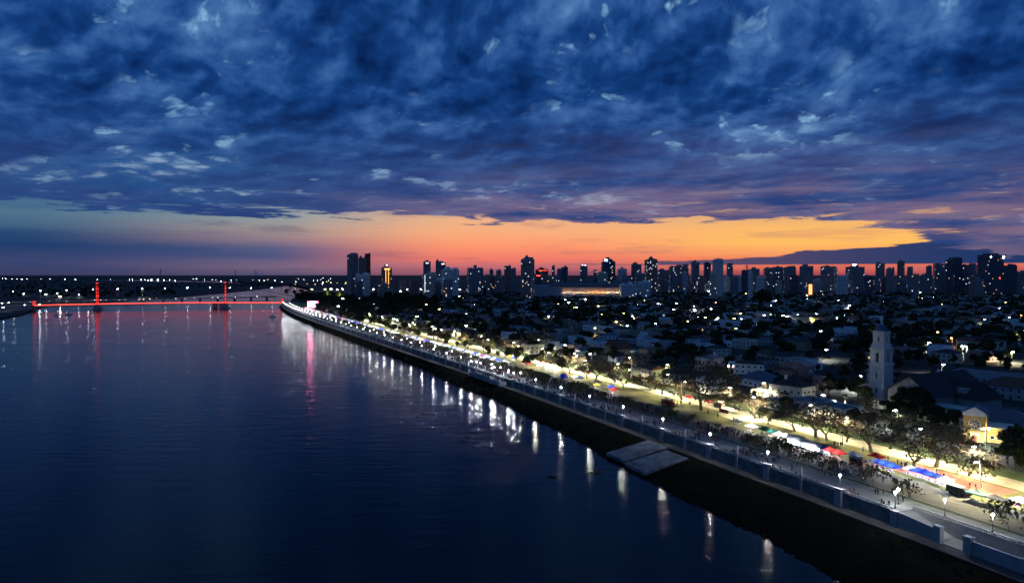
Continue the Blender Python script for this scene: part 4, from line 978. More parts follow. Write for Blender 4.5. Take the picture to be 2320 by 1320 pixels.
def palm_tree(seed, h):
    q = random.Random(seed); tr, cr = MB(), MB(); p = Vector((0,0,0))
    for k in range(5):
        p2 = p + Vector((q.uniform(-.06,.06), q.uniform(-.06,.06), h*.17)); tr.tube(p, p2, .16 - .01*k, .15 - .01*k, 'bark', 6); p = p2
    for i in range(16):
        a = 6.283*i/16 + q.uniform(-.2,.2); up = q.uniform(-.2, 1.1); L = q.uniform(1.5, 2.1); c = p; pts = [c]
        for k in range(5):
            e = up - k*.42; c = c + Vector((math.cos(a)*math.cos(e), math.sin(a)*math.cos(e), math.sin(e))) * L/5; pts.append(c)
        s = Vector((-math.sin(a), math.cos(a), 0))
        for k in range(5):
            w0, w1 = [.12,.30,.36,.30,.18,.02][k:k+2]
            cr.add([tuple(pts[k] - s*w0 - Vector((0,0,w0*.6))), tuple(pts[k]), tuple(pts[k+1]), tuple(pts[k+1] - s*w1 - Vector((0,0,w1*.6)))], [(0,1,2,3)], 'leaf2')
            cr.add([tuple(pts[k]), tuple(pts[k] + s*w0 - Vector((0,0,w0*.6))), tuple(pts[k+1] + s*w1 - Vector((0,0,w1*.6))), tuple(pts[k+1])], [(0,1,2,3)], 'leaf2')
    return tr.mesh('trunk'), cr.mesh('crown')
def cypress(seed, h, w):
    q = random.Random(seed); tr, cr = MB(), MB(); tr.tube((0,0,0), (0,0,h*.5), .3, .15, 'bark', 6)
    for i in range(900):
        z = q.random(); r = w/2 * (1 - z) ** .6 * min(1, z*6 + .3) * q.random() ** .35; a = q.uniform(0, 6.28); leafq(cr, q, Vector((r*math.cos(a), r*math.sin(a), h*(.06 + .94*z))), q.uniform(.35,.7), 'leaf')
    return tr.mesh('trunk'), cr.mesh('crown')
PR = {
 'giant': bare_tree(3, 20, 1.9, 8, .0, .15, .5, 'leafd', 1100, flat=.42, width=34, rmin=.09),
 'umbrella0': bare_tree(5, 10, 1.9, 7, .1, .2, .42, 'leafd', 130, flat=.42, width=17, rmin=.075),
 'umbrella1': bare_tree(8, 10, 1.8, 7, -.1, .22, .38, 'leafd', 100, flat=.45, width=15, rmin=.075),
 'umbrella2': bare_tree(13, 10, 2.0, 7, .25, .2, .42, 'leafd', 130, flat=.40, width=18, rmin=.075),
 'bare': bare_tree(21, 8, 1.1, 6, 0, .28, .2, None, 0, 'barkpale', flat=.9, width=9, rmin=.05),
 'small0': bare_tree(31, 5, 1.2, 5, .05, .34, .10, 'leafd', 130, flat=.7),
 'small1': bare_tree(33, 5, 1.3, 5, -.05, .34, .10, 'leaf2', 380, flat=.7),
 'round0': leafy_tree(41, 9, 10, 1500, 'leaf2', .42), 'round1': leafy_tree(42, 8, 8, 1200, 'leaf', .42),
 'dark0': leafy_tree(51, 12, 11, 1200, 'leaf', .7, .2), 'dark1': leafy_tree(52, 10, 12, 1200, 'leaf', .7, .2), 'dark2': leafy_tree(53, 15, 11, 1400, 'leaf', .75, .15, 12),
 'fresh': leafy_tree(61, 6, 5, 900, 'leafg', .33, .15), 'olive': leafy_tree(62, 7, 8, 800, 'leaf2', .5, .2),
 'palm0': palm_tree(71, 5.0), 'palm1': palm_tree(72, 5.6), 'cypress': cypress(81, 18, 6)}
KW = {'giant': 'giant spreading tree', 'umbrella0': 'dark umbrella-shaped tree', 'umbrella1': 'dark open-branched tree', 'umbrella2': 'broad sprawling tree', 'bare': 'pale leafless tree', 'small0': 'small thin street tree',
      'small1': 'small leafy street tree', 'round0': 'olive round-crowned tree', 'round1': 'dark round-crowned tree', 'dark0': 'dark dense tree', 'dark1': 'dark spreading tree', 'dark2': 'tall dark tree', 'fresh': 'fresh green lit tree', 'olive': 'olive bushy tree', 'palm0': 'small palm', 'palm1': 'small palm', 'cypress': 'tall dark pointed tree'}
TREES = []
def tree(kind, X, Y, sc=1.0, grp=None, lbl=None, wide=1.0, z=ZP):
    t, c = PR[kind]; nm = 'palm_tree' if 'palm' in kind else ('street_tree' if 'small' in kind else 'tree')
    o = link(nm, None, loc=(X, Y, z), rz=rnd.uniform(0, 6.28)); o.scale = (sc*wide, sc*wide, sc)
    tag(o, lbl or KW[kind], 'palm' if 'palm' in kind else 'tree', grp or 'trees of the park'); link('trunk', t, o); link('crown', c, o); TREES.append((X, Y)); return o
def treepx(kind, px, py, sc=1.0, **k): X, Y = G(px, py); return tree(kind, X, Y, sc, **k)
o = treepx('giant', 1589, 929, 1.12, lbl='giant tree with spreading bare limbs on the park lawn', wide=1.0); REG[-1][2] = False;
for k, px, py, s in (('umbrella1',1801,976,1.0),('umbrella2',1848,989,1.2),('umbrella0',1873,997,1.0),('umbrella1',1918,1001,.8),('umbrella2',1974,1025,1.25),('umbrella0',2069,1062,1.15),('umbrella2',2121,1058,1.25),
                     ('umbrella1',2194,1078,.85),('small0',2224,1104,1.5),('umbrella0',1394,866,1.05),('umbrella1',1330,856,.75),('round1',1274,838,1.0),('small1',1439,878,1.2),('umbrella0',1474,884,.7),('bare',1306,829,1.0),
                     ('round1',1118,792,1.3),('round0',1175,814,1.1),('round0',1223,826,.9),('umbrella2',1227,795,1.5),('bare',1262,815,.9),('fresh',1470,850,1.3),('fresh',1516,862,1.3),('olive',1392,808,.9),('umbrella1',1632,925,.8),('umbrella0',1741,960,.5),
                     ('dark2',2300,1062,1.0),('dark1',2330,1085,1.2),('dark0',2282,1050,.9),('dark2',2035,945,.75),('dark1',2022,940,.6),('fresh',2024,940,.55),('umbrella1',2150,1005,.8),
                     ('dark0',1945,905,1.0),('palm1',1915,925,1.3),('bare',1872,905,1.2),('umbrella1',1440,835,1.0),('round1',1360,845,.6),('umbrella0',1010,772,1.0),('fresh',820,722,1.0),('fresh',878,730,1.1),('fresh',935,750,1.1),('fresh',1034,748,.8),
                     ('fresh',743,672,3.0),('fresh',770,674,2.4),('dark0',683,672,1.8),('dark1',700,676,1.6),('dark2',725,683,1.4),('dark0',650,668,1.6),('dark1',668,668,1.5),('dark2',880,690,2.0),('dark1',910,694,2.4),('dark0',940,698,2.2),('dark2',960,700,1.8),('dark1',900,684,2.2),('dark2',986,690,1.6),
                     ('umbrella0',1290,846,1.0),('umbrella2',1350,862,1.1),('umbrella1',1412,880,.9),('umbrella0',1500,893,1.0),('umbrella2',1545,905,.9),('umbrella2',1665,925,.9),('umbrella0',1710,948,1.0),('umbrella1',1150,803,1.1),('umbrella0',1095,788,1.1),('umbrella2',1060,778,1.1),('dark2',2046,950,1.0),('dark0',2078,948,1.2),('fresh',2012,958,.7),('dark0',2062,962,1.05),('dark2',2090,957,.8),('dark1',2122,966,.9),('dark0',2008,948,.7),('dark1',2160,972,.8),('dark0',1958,925,.9),('cypress',1303,735,1.25),('cypress',1312,738,1.1),('dark2',1728,690,2.3),('dark2',1722,692,2.1),('dark2',1740,694,2.2),('dark1',1100,668,2.2),('dark2',1215,712,1.7),('dark1',1205,714,1.5)):
    treepx(k, px, py, s * (1.15 if 'umb' in k else 1), wide=1.1 if 'umb' in k else 1.0)
LD_UP = lightdata('tree_flood', 2600, (.95, 1.0, .45), .3); LD_UPB = lightdata('tree_flood_large', 30000, (.95, 1.0, .5), .5)
for px, py, z_, big_ in ((743,672,6,1),(770,674,6,1),(820,722,2.5,0),(878,730,2.5,0),(935,750,2.5,0),(1034,748,2.5,0),(1470,850,1.5,0),(1516,862,1.5,0),(2024,940,1.5,0),(1118,792,3,0),(1175,814,2,0),(1392,808,2,0),(1250,800,2,0),(1306,829,1.5,0)):
    X, Y = G(px, py); k_ = 1 - (14 if big_ else 4.5) / Y
    o = link('tree_floodlight', None, loc=(X * k_, Y * k_, ZP)); tag(o, 'small floodlight aimed at a tree', 'floodlight', 'floodlights under the park trees')
    b = MB(); b.tube((0,0,0), (0,0,.5), .05, .05, 'steel', 5); b.box(-.25, .25, -.15, .15, .5, .85, 'steel', True); link('housing', b.mesh('housing'), o); link('light', LD_UPB if big_ else LD_UP, o, (0, .4, z_))
# street trees of the verge
for k, px, py, s in (('palm1',1556,974,1.15),('palm0',1611,992,1.1),('small1',1503,958,1.0),('small0',1532,966,.9),('palm0',1481,950,.9),('palm1',1456,943,1.0),('small0',1435,935,.9),('small0',1413,927,1.0),('small0',1674,1016,1.0),('small0',1708,1024,1.0),('small1',1744,1036,1.15),('small0',1785,1049,1.0),('small1',1822,1058,.9),('small0',1868,1076,1.0),('small0',1959,1106,1.25),('palm1',2007,1122,.85),('small0',2060,1128,1.0),('small0',2300,1200,1.4)):
    X, Y = G(px, py); y, t = ST(X, Y); p = PT(y, 13.2); tree(k, p[0], p[1], s, grp='small trees of the verge')
y = 312.
while y < 900:
    p = PT(y, 13.2 + rnd.uniform(-.3, .3)); tree(rnd.choice(('small0', 'small1', 'small1', 'palm0', 'small0')), p[0], p[1], rnd.uniform(.75, 1.15), grp='small trees of the verge'); y += rnd.uniform(6, 10) * (1 if y < 600 else 1.6)
y = 430.
while y < 1250:
    p = PT(y, rnd.uniform(33, 47)); tree(rnd.choice(('umbrella0', 'umbrella1', 'round0', 'round1', 'olive', 'dark1')), p[0], p[1], rnd.uniform(.6, 1.1), grp='trees of the far park'); y += rnd.uniform(9, 17)
y = 150.
while y < 1300:
    p = PT(y, rnd.uniform(60, 67))
    if inframe(p[0], p[1]) and rnd.random() < .8: tree(rnd.choice(('umbrella0', 'umbrella1', 'olive', 'dark1', 'dark0', 'round1')), p[0], p[1], rnd.uniform(.5, .95), grp='trees along the inner lawn')
    y += rnd.uniform(9, 18)

# ------------------------------------------------------------------ houses
HERO = []      # (X, Y, radius) kept free
def win(parent, mesh, x, y, z, rz=0): return link('window', mesh, parent, (x, y, z), rz)
wm_ = MB(); wm_.box(-.65, .65, -.08, .05, 0, 1.35, 'whitep'); wm_.box(-.55, .55, -.1, -.08, .1, 1.25, 'glassd'); WIN = wm_.mesh('window')
wm_ = MB(); wm_.box(-.65, .65, -.08, .05, 0, 1.35, 'whitep'); wm_.box(-.55, .55, -.1, -.08, .1, 1.25, 'lit_y'); WINL = wm_.mesh('window')
dm_ = MB(); dm_.box(-.55, .55, -.1, .05, 0, 2.15, 'brick'); DOOR = dm_.mesh('door')
def house_parts(o, w, d, h, wall, roof, rk, x=0, y=0, z=0, wins=True, rh=2.2, ov=.5, litn=0):
    b = MB(); b.box(x-w/2, x+w/2, y-d/2, y+d/2, z, z+h, wall)
    if rk == 'gable':
        if w >= d: b.add([(x-w/2, y-d/2, z+h), (x-w/2, y+d/2, z+h), (x-w/2, y, z+h+rh*.97)], [(0,2,1)], wall); b.add([(x+w/2, y-d/2, z+h), (x+w/2, y+d/2, z+h), (x+w/2, y, z+h+rh*.97)], [(0,1,2)], wall)
        else: b.add([(x-w/2, y-d/2, z+h), (x+w/2, y-d/2, z+h), (x, y-d/2, z+h+rh*.97)], [(0,1,2)], wall); b.add([(x-w/2, y+d/2, z+h), (x+w/2, y+d/2, z+h), (x, y+d/2, z+h+rh*.97)], [(0,2,1)], wall)
    link('wall', b.mesh('wall'), o)
    b = MB()
    if rk == 'flat':
        b.box(x-w/2+.25, x+w/2-.25, y-d/2+.25, y+d/2-.25, z+h, z+h+.05, 'roofflat')
        for a in ((x-w/2, x+w/2, y-d/2, y-d/2+.25), (x-w/2, x+w/2, y+d/2-.25, y+d/2), (x-w/2, x-w/2+.25, y-d/2+.25, y+d/2-.25), (x+w/2-.25, x+w/2, y-d/2+.25, y+d/2-.25)): b.box(*a, z+h+.002, z+h+.7, wall)
    else: b.hip(x-w/2, x+w/2, y-d/2, y+d/2, z+h+.01, rh, roof, ov, gable=(rk == 'gable'))
    link('roof', b.mesh('roof'), o)
    if wins:
        q = random.Random(int(w*97+d*31)); nf = max(1, int(h/2.9))
        for f in range(nf):
            n = max(1, int(w/3.2))
            for i in range(n):
                xx = x - w/2 + w*(i+.5)/n
                if f == 0 and i == n//2: link('door', DOOR, o, (xx, y-d/2, z)); continue
                win(o, WINL if litn > 0 and q.random() < litn else WIN, xx, y-d/2, z + 1.0 + f*2.9)
            n = max(1, int(d/4))
            for i in range(n): win(o, WIN, x + w/2, y - d/2 + d*(i+.5)/n, z + 1.0 + f*2.9, math.pi/2); win(o, WIN, x - w/2, y - d/2 + d*(i+.5)/n, z + 1.0 + f*2.9, -math.pi/2)
def hero(px, py, lbl, w, d, h, wall, roof, rk, rz=TH, cat='house', rad=None, **k):
    X, Y = G(px, py); X += math.sin(-rz) * d/2 * 1; Y += math.cos(rz) * d/2
    o = link('house', None, loc=(X, Y, ZP), rz=rz); tag(o, lbl, cat, 'houses facing the park', False); house_parts(o, w, d, h, wall, roof, rk, **k)
    HERO.append((X, Y, rad or math.hypot(w, d)/2 + 5)); return o
# cream two-storey house with balcony and chimney
o = hero(1779, 907, 'cream two-storey house with small balcony, chimney and dark hipped roof', 17, 12, 7.2, 'cream', 'roofdark', 'hip', rz=TH+.25, rh=3.0)
b = MB(); b.box(-2, 2.5, -7.2, -6.0, 3.2, 3.4, 'roofdark', True); b.box(-2, 2.5, -7.25, -7.1, 3.4, 4.2, 'roofdark'); link('balcony', b.mesh('balcony'), o)
b = MB(); b.box(-3.2, -2.0, -1.5, -.5, 7.2, 11.6, 'white'); link('chimney', b.mesh('chimney'), o)
b = MB(); b.box(-3.9, -3.0, -6.12, -6.02, .2, 2.0, 'lit_y'); link('lit_window', b.mesh('lit_window'), o)
for lb, pts in (('low pale garden wall curving round the cream house', ((1733, 905), (1737, 911), (1800, 916), (1850, 902))),):
    w_ = MB(); g_ = [G(*p) for p in pts]
    for a, c in zip(g_, g_[1:]):
        n_ = (Vector((c[1]-a[1], a[0]-c[0]))).normalized() * .12
        w_.add([(a[0]+n_.x, a[1]+n_.y, ZP), (c[0]+n_.x, c[1]+n_.y, ZP), (c[0]+n_.x, c[1]+n_.y, ZP+1.3), (a[0]+n_.x, a[1]+n_.y, ZP+1.3), (a[0]-n_.x, a[1]-n_.y, ZP), (c[0]-n_.x, c[1]-n_.y, ZP), (c[0]-n_.x, c[1]-n_.y, ZP+1.3), (a[0]-n_.x, a[1]-n_.y, ZP+1.3)], [(0,1,2,3),(5,4,7,6),(3,2,6,7),(1,5,6,2),(4,0,3,7)], 'white')
    o = link('garden_wall', w_.mesh('garden_wall')); tag(o, lb, 'garden wall', None, False, (g_[1][0], g_[1][1], ZP))
# lit white gatehouse
X, Y = G(1722, 902); o = link('gatehouse', None, loc=(X, Y, ZP), rz=TH); tag(o, 'small white forecourt with open frame gate lit from inside', 'gatehouse', None, False)
b = MB()
for xx in (-6, -2, 2, 6): b.box(xx-.3, xx+.3, -.3, .3, 0, 3.2, 'whitep')
b.box(-6.3, 6.3, -.3, .3, 3.2, 3.6, 'whitep'); b.box(-6.3, -5.7, .3, 5, 3.2, 3.6, 'whitep', True); b.box(5.7, 6.3, .3, 5, 3.2, 3.6, 'whitep', True); b.box(-6.3, 6.3, 5, 5.3, 0, 3.6, 'white'); link('frame', b.mesh('frame'), o)
b = MB(); 
for xx in (-4, 0, 4): b.box(xx-.2, xx+.2, 4.7, 4.9, 2.4, 2.7, 'ledw', True)
link('lamp', b.mesh('lamp'), o); link('light', LD_STALL, o, (0, 2.5, 3.0)); HERO.append((X, Y, 9))
o = hero(1706, 876, 'house with broad slate blue hipped roof and pale front', 20, 14, 4.0, 'white', 'roofblue', 'hip', rz=TH+.1, rh=4.2, litn=.2)
o = hero(1697, 848, 'white two-storey house with red-lit corner porch', 17, 8, 6.4, 'white', 'roofdark', 'hip', rz=TH+.75, rh=1.6)
b = MB()
for xx, yy in ((-12, -3.5), (-12, 3.5), (-8.8, -3.5)): b.box(xx-.2, xx+.2, yy-.2, yy+.2, 0, 6.2, 'white')
b.box(-12.3, -8.5, -4, 4, 6.2, 6.6, 'white', True); b.box(-12.3, -8.5, -4, 4, 3.0, 3.2, 'brick', True); b.box(-8.7, -8.52, -3.5, 3.5, 3.2, 6.2, 'redp', True); link('porch', b.mesh('porch'), o)
b = MB(); b.box(-12.2, -11.7, -3.9, -3.5, 4.2, 4.7, 'lampt', True); b.box(-9.4, -9.0, -3.9, -3.5, 4.2, 4.7, 'lampt', True); link('porch_lamp', b.mesh('porch_lamp'), o)
l_ = lightdata('porch_light', 90, (1, .55, .45), .2); link('light', l_, o, (-10.5, -2, 5.2))
# pink arched house
X, Y = G(1806, 848); o = link('house', None, loc=(X, Y, ZP), rz=TH+.3); tag(o, 'pinkish house with rounded vault roof and clay tiled wings', 'house', 'houses facing the park', False); HERO.append((X, Y, 16))
b = MB(); pr = []
for k in range(11): a = math.pi*k/10; pr.append((-8*math.cos(a), 5.2 + 3.2*math.sin(a)))
vs = [(x, -6, z) for x, z in pr] + [(x, 6, z) for x, z in pr]; b.add(vs, [(k, k+1, 12+k, 11+k)[::-1] for k in range(10)], 'pink'); b.add([(x, -6, z) for x, z in pr], [tuple(range(10, -1, -1))], 'pink'); b.box(-8, 8, -6, 6, 0, 5.2, 'pink'); link('wall', b.mesh('wall'), o)
b = MB(); b.hip(-9, 2, -10, -6.2, 3.4, 1.4, 'rooftile', .4); b.hip(-17, -8.4, -5, 4, 4.0, 1.8, 'rooftile', .4); link('roof', b.mesh('roof'), o)
b = MB(); b.box(-9, 2, -10, -6.2, 0, 3.4, 'pink'); b.box(-17, -8.4, -5, 4, 0, 4, 'pink'); link('wing', b.mesh('wing'), o)
for xx in (-5, -1, 4): win(o, WIN, xx, -6.0, 3.6)
# others on the first row
hero(1380, 800, 'tan house with tall gabled end and red-brown tiled roof', 12, 15, 5.5, 'tan', 'rooftile', 'gable', rz=TH+.1, rh=4.5, litn=.3)
hero(1402, 803, 'dark tiled house attached right of the tan gable', 12, 12, 4.5, 'tan', 'rooftile', 'hip', rz=TH+.1, rh=3.5)
hero(1455, 785, 'long flat white house with cornice and dark windows', 24, 11, 6.0, 'white', 'roofdark', 'flat', rz=TH-.2)
hero(1500, 792, 'grey-blue two-storey house beside the flat white one', 15, 10, 6.5, 'grey', 'roofdark', 'flat', rz=TH-.2)
hero(1563, 782, 'white house end with two square windows', 9, 12, 6, 'white', 'roofdark', 'gable', rz=TH+.5, rh=2.0)
hero(1588, 778, 'grey house adjoining the white end wall', 16, 10, 5, 'grey', 'rooftile', 'hip', rz=TH+.5)
hero(1300, 778, 'curved white flat-roofed house, front lit by the park', 26, 12, 5.2, 'white', 'roofdark', 'flat', rz=TH-.1)
hero(1345, 785, 'pale low house between the curved house and tan gable', 14, 10, 4, 'white', 'roofdark', 'flat', rz=TH)
hero(1330, 752, 'white stepped two-storey house behind the curved one', 20, 12, 6.6, 'white', 'roofdark', 'flat', rz=TH)
hero(1366, 755, 'pale two-storey house with terrace', 13, 10, 6.4, 'white', 'roofdark', 'flat', rz=TH)
hero(1452, 748, 'broad blue-grey shed-like house with low roof', 30, 16, 6, 'grey', 'roofblue', 'gable', rz=TH-.3, rh=2.4)
hero(1640, 742, 'large pale blue cube house, upper storey set back', 26, 14, 7.5, 'white', 'roofdark', 'flat', rz=TH+.3)
hero(1632, 752, 'long pale wall house below the pale cube house', 30, 10, 4.5, 'white', 'roofdark', 'flat', rz=TH+.3)
hero(1668, 756, 'light gabled house below the floodlit row', 14, 12, 4, 'cream', 'rooftile', 'gable', rz=TH+.3)
hero(1265, 806, 'small lit hut among the park trees', 8, 7, 3.2, 'cream', 'rooftile', 'gable', rz=TH, rh=1.8)

# church: bell tower, nave, cloister
X, Y = G(1983, 926); TW = TH + .12
o = link('church_tower', None, loc=(X+4.6, Y+4.2, ZP), rz=TW); tag(o, 'tall white bell tower with open belfry and blue dome', 'church tower', None, False); HERO.append((X, Y, 22))
def sq(mb, s0, z0, s1, z1, m): 
    a, c = s0/2, s1/2; mb.add([(-a,-a,z0),(a,-a,z0),(a,a,z0),(-a,a,z0),(-c,-c,z1),(c,-c,z1),(c,c,z1),(-c,c,z1)], [(4,5,6,7),(0,1,5,4),(1,2,6,5),(2,3,7,6),(3,0,4,7)], m)
M['tower'] = mat('white_tower_plaster', (.56, .55, .51), .85, .12, .3)
b = MB(); sq(b, 7.0, 0, 7.0, 19.0, 'tower'); link('shaft', b.mesh('shaft'), o)
b = MB(); sq(b, 7.3, 19.0, 7.9, 19.4, 'tower'); sq(b, 7.9, 19.4, 7.9, 19.8, 'tower'); link('cornice', b.mesh('cornice'), o)
def belfry(size, z0, z1, ow, oz0, oz1, nm):
    b = MB(); h = size/2; t = .7
    for s in ((-1,-1),(1,-1),(1,1),(-1,1)):
        x0, x1 = sorted((s[0]*h, s[0]*(ow/2))); y0, y1 = sorted((s[1]*h, s[1]*(ow/2))); b.box(x0, x1, y0, y1, z0, z1, 'tower')
    for a in range(4):
        # spandrel with round arch, and sill
        n = 8; c, s_ = math.cos(a*math.pi/2), math.sin(a*math.pi/2)
        def rt(x, y, z): return (x*c - y*s_, x*s_ + y*c, z)
        pr = [(-ow/2*math.cos(math.pi*k/n), oz1 - ow/2 + ow/2*math.sin(math.pi*k/n)) for k in range(n+1)]
        yy = -h + .12
        vs = [rt(x, yy, z) for x, z in pr] + [rt(x, yy, z1) for x, z in pr] + [rt(x, yy + t, z) for x, z in pr]
        b.add(vs, [(k, k+1, n+2+k, n+1+k) for k in range(n)] + [(k+1, k, 2*n+2+k, 2*n+3+k) for k in range(n)], 'tower')
        vs = [rt(-ow/2, yy, z0), rt(ow/2, yy, z0), rt(ow/2, yy, oz0), rt(-ow/2, yy, oz0), rt(ow/2, yy+t, oz0), rt(-ow/2, yy+t, oz0)]; b.add(vs, [(0,1,2,3), (3,2,4,5)], 'tower')
    b.box(-h+.95, h-.95, -h+.95, h-.95, z0, z1, 'black'); link(nm, b.mesh(nm), o)  # black core box stands in for the shade inside the belfry
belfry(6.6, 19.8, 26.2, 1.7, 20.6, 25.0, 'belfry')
b = MB(); sq(b, 6.6, 26.2, 7.4, 26.5, 'tower'); sq(b, 7.4, 26.5, 7.4, 26.8, 'tower'); sq(b, 6.6, 26.8, 5.3, 29.2, 'tower'); link('curved_skirt', b.mesh('curved_skirt'), o)
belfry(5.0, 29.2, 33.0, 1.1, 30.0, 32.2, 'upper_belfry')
b = MB(); sq(b, 5.2, 33.0, 5.5, 33.4, 'tower')
for a in range(4):
    for k in range(4):
        c, s_ = math.cos(a*math.pi/2), math.sin(a*math.pi/2); x = -2.05 + k*1.37
        vs = [(x-.5, -2.7, 33.4), (x+.5, -2.7, 33.4), (x+.5, -2.7, 34.3), (x+.25, -2.7, 34.7), (x-.25, -2.7, 34.7), (x-.5, -2.7, 34.3)]
        vs += [(p[0], -2.4, p[2]) for p in vs]; vs = [(p[0]*c - p[1]*s_, p[0]*s_ + p[1]*c, p[2]) for p in vs]
        b.add(vs, [(0,1,2,3,4,5), (11,10,9,8,7,6), (1,7,8,2), (2,8,9,3), (3,9,10,4), (4,10,11,5), (5,11,6,0)], 'tower')
link('crown_battlement', b.mesh('crown_battlement'), o)
M['dome'] = mat('blue_tiled_dome', (.05, .08, .19), .5, .2, 2.0)
b = MB(); b.lathe([(2.3, 33.4), (2.35, 34.4)] + [(2.3*math.cos(a), 34.6 + 2.9*math.sin(a)) for a in [k*math.pi/2/6 for k in range(6)]] + [(.5, 37.5)], 'dome', 12); link('dome', b.mesh('dome'), o)
b = MB(); b.lathe([(.6, 37.4), (.8, 37.8), (.55, 38.0), (.55, 39.3), (.85, 39.5), (.5, 40.3), (.1, 41.2)], 'tower', 8); b.box(-.06, .06, -.06, .06, 41.2, 42.6, 'steel'); b.box(-.5, .5, -.05, .05, 41.9, 42.05, 'steel'); link('lantern', b.mesh('lantern'), o)
l_ = lightdata('tower_fill', 5200, (1, .93, .78), .5); link('light', l_, o, (-6, -17, 2.5))  # added fill light to brighten the tower face, no fixture stands here
for z, hh in ((13.4, 2.6), (7, 2.0), (1.2, 2.6)):
    b = MB(); b.box(-.3, .3, -.06, .05, 0, hh, 'black'); link('slit_window', b.mesh('slit_window'), o, (0, -3.5, z))
M['nave'] = mat('aged_church_wall', (.30, .30, .28), .9, .3, .4)
# nave
X, Y = G(2100, 935); o = link('church_nave', None, loc=(X, Y, ZP), rz=TH+.05); tag(o, 'church nave with huge dark roof and white side walls', 'church', None, False); HERO.append((X, Y, 34)); HERO.append((X-10, Y-15, 22))
# local: x towards the near end, y inland ; nave axis along y
b = MB(); b.box(-10, 10, -12, 26, 0, 10, 'nave'); b.add([(-10,-12,10),(10,-12,10),(0,-12,17)], [(0,1,2)], 'nave'); b.add([(-10,26,10),(10,26,10),(0,26,17)], [(1,0,2)], 'nave'); link('wall', b.mesh('wall'), o)
b = MB(); b.add([(-11.5,-13,9.2),(0,-13,17.4),(0,27,17.4),(-11.5,27,9.2),(11.5,-13,9.2),(11.5,27,9.2),(-11.5,-13,8.7),(0,-13,16.9),(11.5,-13,8.7)], [(0,1,2,3)[::-1],(1,4,5,2)[::-1],(0,6,7,1),(1,7,8,4)], 'roofdark'); link('roof', b.mesh('roof'), o)
b = MB(); b.add([(-22,2,8.5),(22,2,8.5),(22,18,8.5),(-22,18,8.5),(-18,10,15),(18,10,15)], [(0,1,5,4),(1,2,5),(2,3,4,5),(3,0,4)], 'roofdark'); link('transept_roof', b.mesh('transept_roof'), o)
b = MB(); b.box(-21, 21, 3, 17, 0, 8.5, 'nave'); link('transept', b.mesh('transept'), o)
b = MB(); b.box(10.5, 14.5, 4, 8, 8.8, 12.2, 'nave'); link('dormer', b.mesh('dormer'), o)
b = MB(); b.box(-26.5, -21.2, -9, -2, 0, 7.5, 'nave'); b.hip(-26.5, -21.2, -9, -2, 7.5, 1.8, 'roofdark', .5); link('side_chapel', b.mesh('side_chapel'), o)
# cloister
X, Y = G(2125, 958); o = link('cloister', None, loc=(X, Y, ZP), rz=TH+.12); tag(o, 'low pale cloister building with arched openings before the church', 'church building', None, False)
M['green'] = mat('greenish_plaster', (.30, .36, .33), .85, .2, .5)
b = MB(); b.box(-16, 16, 0, 9, 0, 6.5, 'green'); b.box(-16.3, 16.3, -.3, 9.3, 6.5, 6.9, 'green'); link('wall', b.mesh('wall'), o)
am = MB(); pr = [(-1.0, 0), (1.0, 0), (1.0, 2.2)] + [(math.cos(a), 2.2 + math.sin(a)) for a in [k*math.pi/6 for k in range(1, 6)]] + [(-1.0, 2.2)]; am.add([(x, -.05, z) for x, z in pr], [tuple(range(len(pr)))], 'glassd'); ARCH = am.mesh('arch_opening')
for i in range(9): link('arch_opening', ARCH, o, (-13.6 + i*3.4, 0, .3))
for i in range(8): win(o, WIN, -12 + i*3.4, 0, 4.6)
# round window house
X, Y = G(2207, 1001); o = link('yellow_house', None, loc=(X, Y, ZP), rz=TH+.50); tag(o, 'yellow two-storey house with big round window under a white gable', 'house', 'houses facing the park', False); HERO.append((X, Y, 14))
b = MB(); b.box(-3.4, 3.4, 0, 14, 0, 9.4, 'yellow'); b.add([(-3.6,-.1,9.4),(3.6,-.1,9.4),(3.6,-.1,10.4),(0,-.1,12.6),(-3.6,-.1,10.4),(-3.6,.4,9.4),(3.6,.4,9.4),(3.6,.4,10.4),(0,.4,12.6),(-3.6,.4,10.4)], [(0,1,2,3,4),(9,8,7,6,5),(2,7,8,3),(3,8,9,4),(1,6,7,2),(4,9,5,0)], 'white'); link('wall', b.mesh('wall'), o)
b = MB(); b.hip(-3.4, 3.4, .5, 14, 9.41, 2.4, 'roofblue', .3, True); link('roof', b.mesh('roof'), o)
b = MB(); n = 16; R1, R0 = 1.9, 1.65; cx, cz = 0, 6.4
pr = [(math.cos(2*math.pi*k/n), math.sin(2*math.pi*k/n)) for k in range(n)]
b.add([(x*R1+cx, -.1, z*R1+cz) for x, z in pr] + [(x*R0+cx, -.1, z*R0+cz) for x, z in pr], [(k, (k+1) % n, n+(k+1) % n, n+k) for k in range(n)], 'whitep')
b.add([(x*.62+cx, -.1, z*.62+cz) for x, z in pr] + [(x*.45+cx, -.1, z*.45+cz) for x, z in pr], [(k, (k+1) % n, n+(k+1) % n, n+k) for k in range(n)], 'whitep')
for k in range(8): 
    a = math.pi*k/4; dx, dz = math.cos(a), math.sin(a); b.add([(cx+dx*.5-dz*.07, -.1, cz+dz*.5+dx*.07), (cx+dx*1.7-dz*.07, -.1, cz+dz*1.7+dx*.07), (cx+dx*1.7+dz*.07, -.1, cz+dz*1.7-dx*.07), (cx+dx*.5+dz*.07, -.1, cz+dz*.5-dx*.07)], [(0,1,2,3)], 'whitep')
rw = link('round_window', b.mesh('round_window'), o)
b = MB(); b.add([(x*R0, -.05, z*R0+cz) for x, z in pr], [tuple(range(n))], 'glassd'); link('pane', b.mesh('pane'), rw)
b = MB(); b.box(-1.3, 1.3, -.5, .02, 2.9, 3.2, 'whitep', True); link('canopy', b.mesh('canopy'), o); link('door', DOOR, o, (0, 0, 0), sc=(1.4, 1, 1.1))
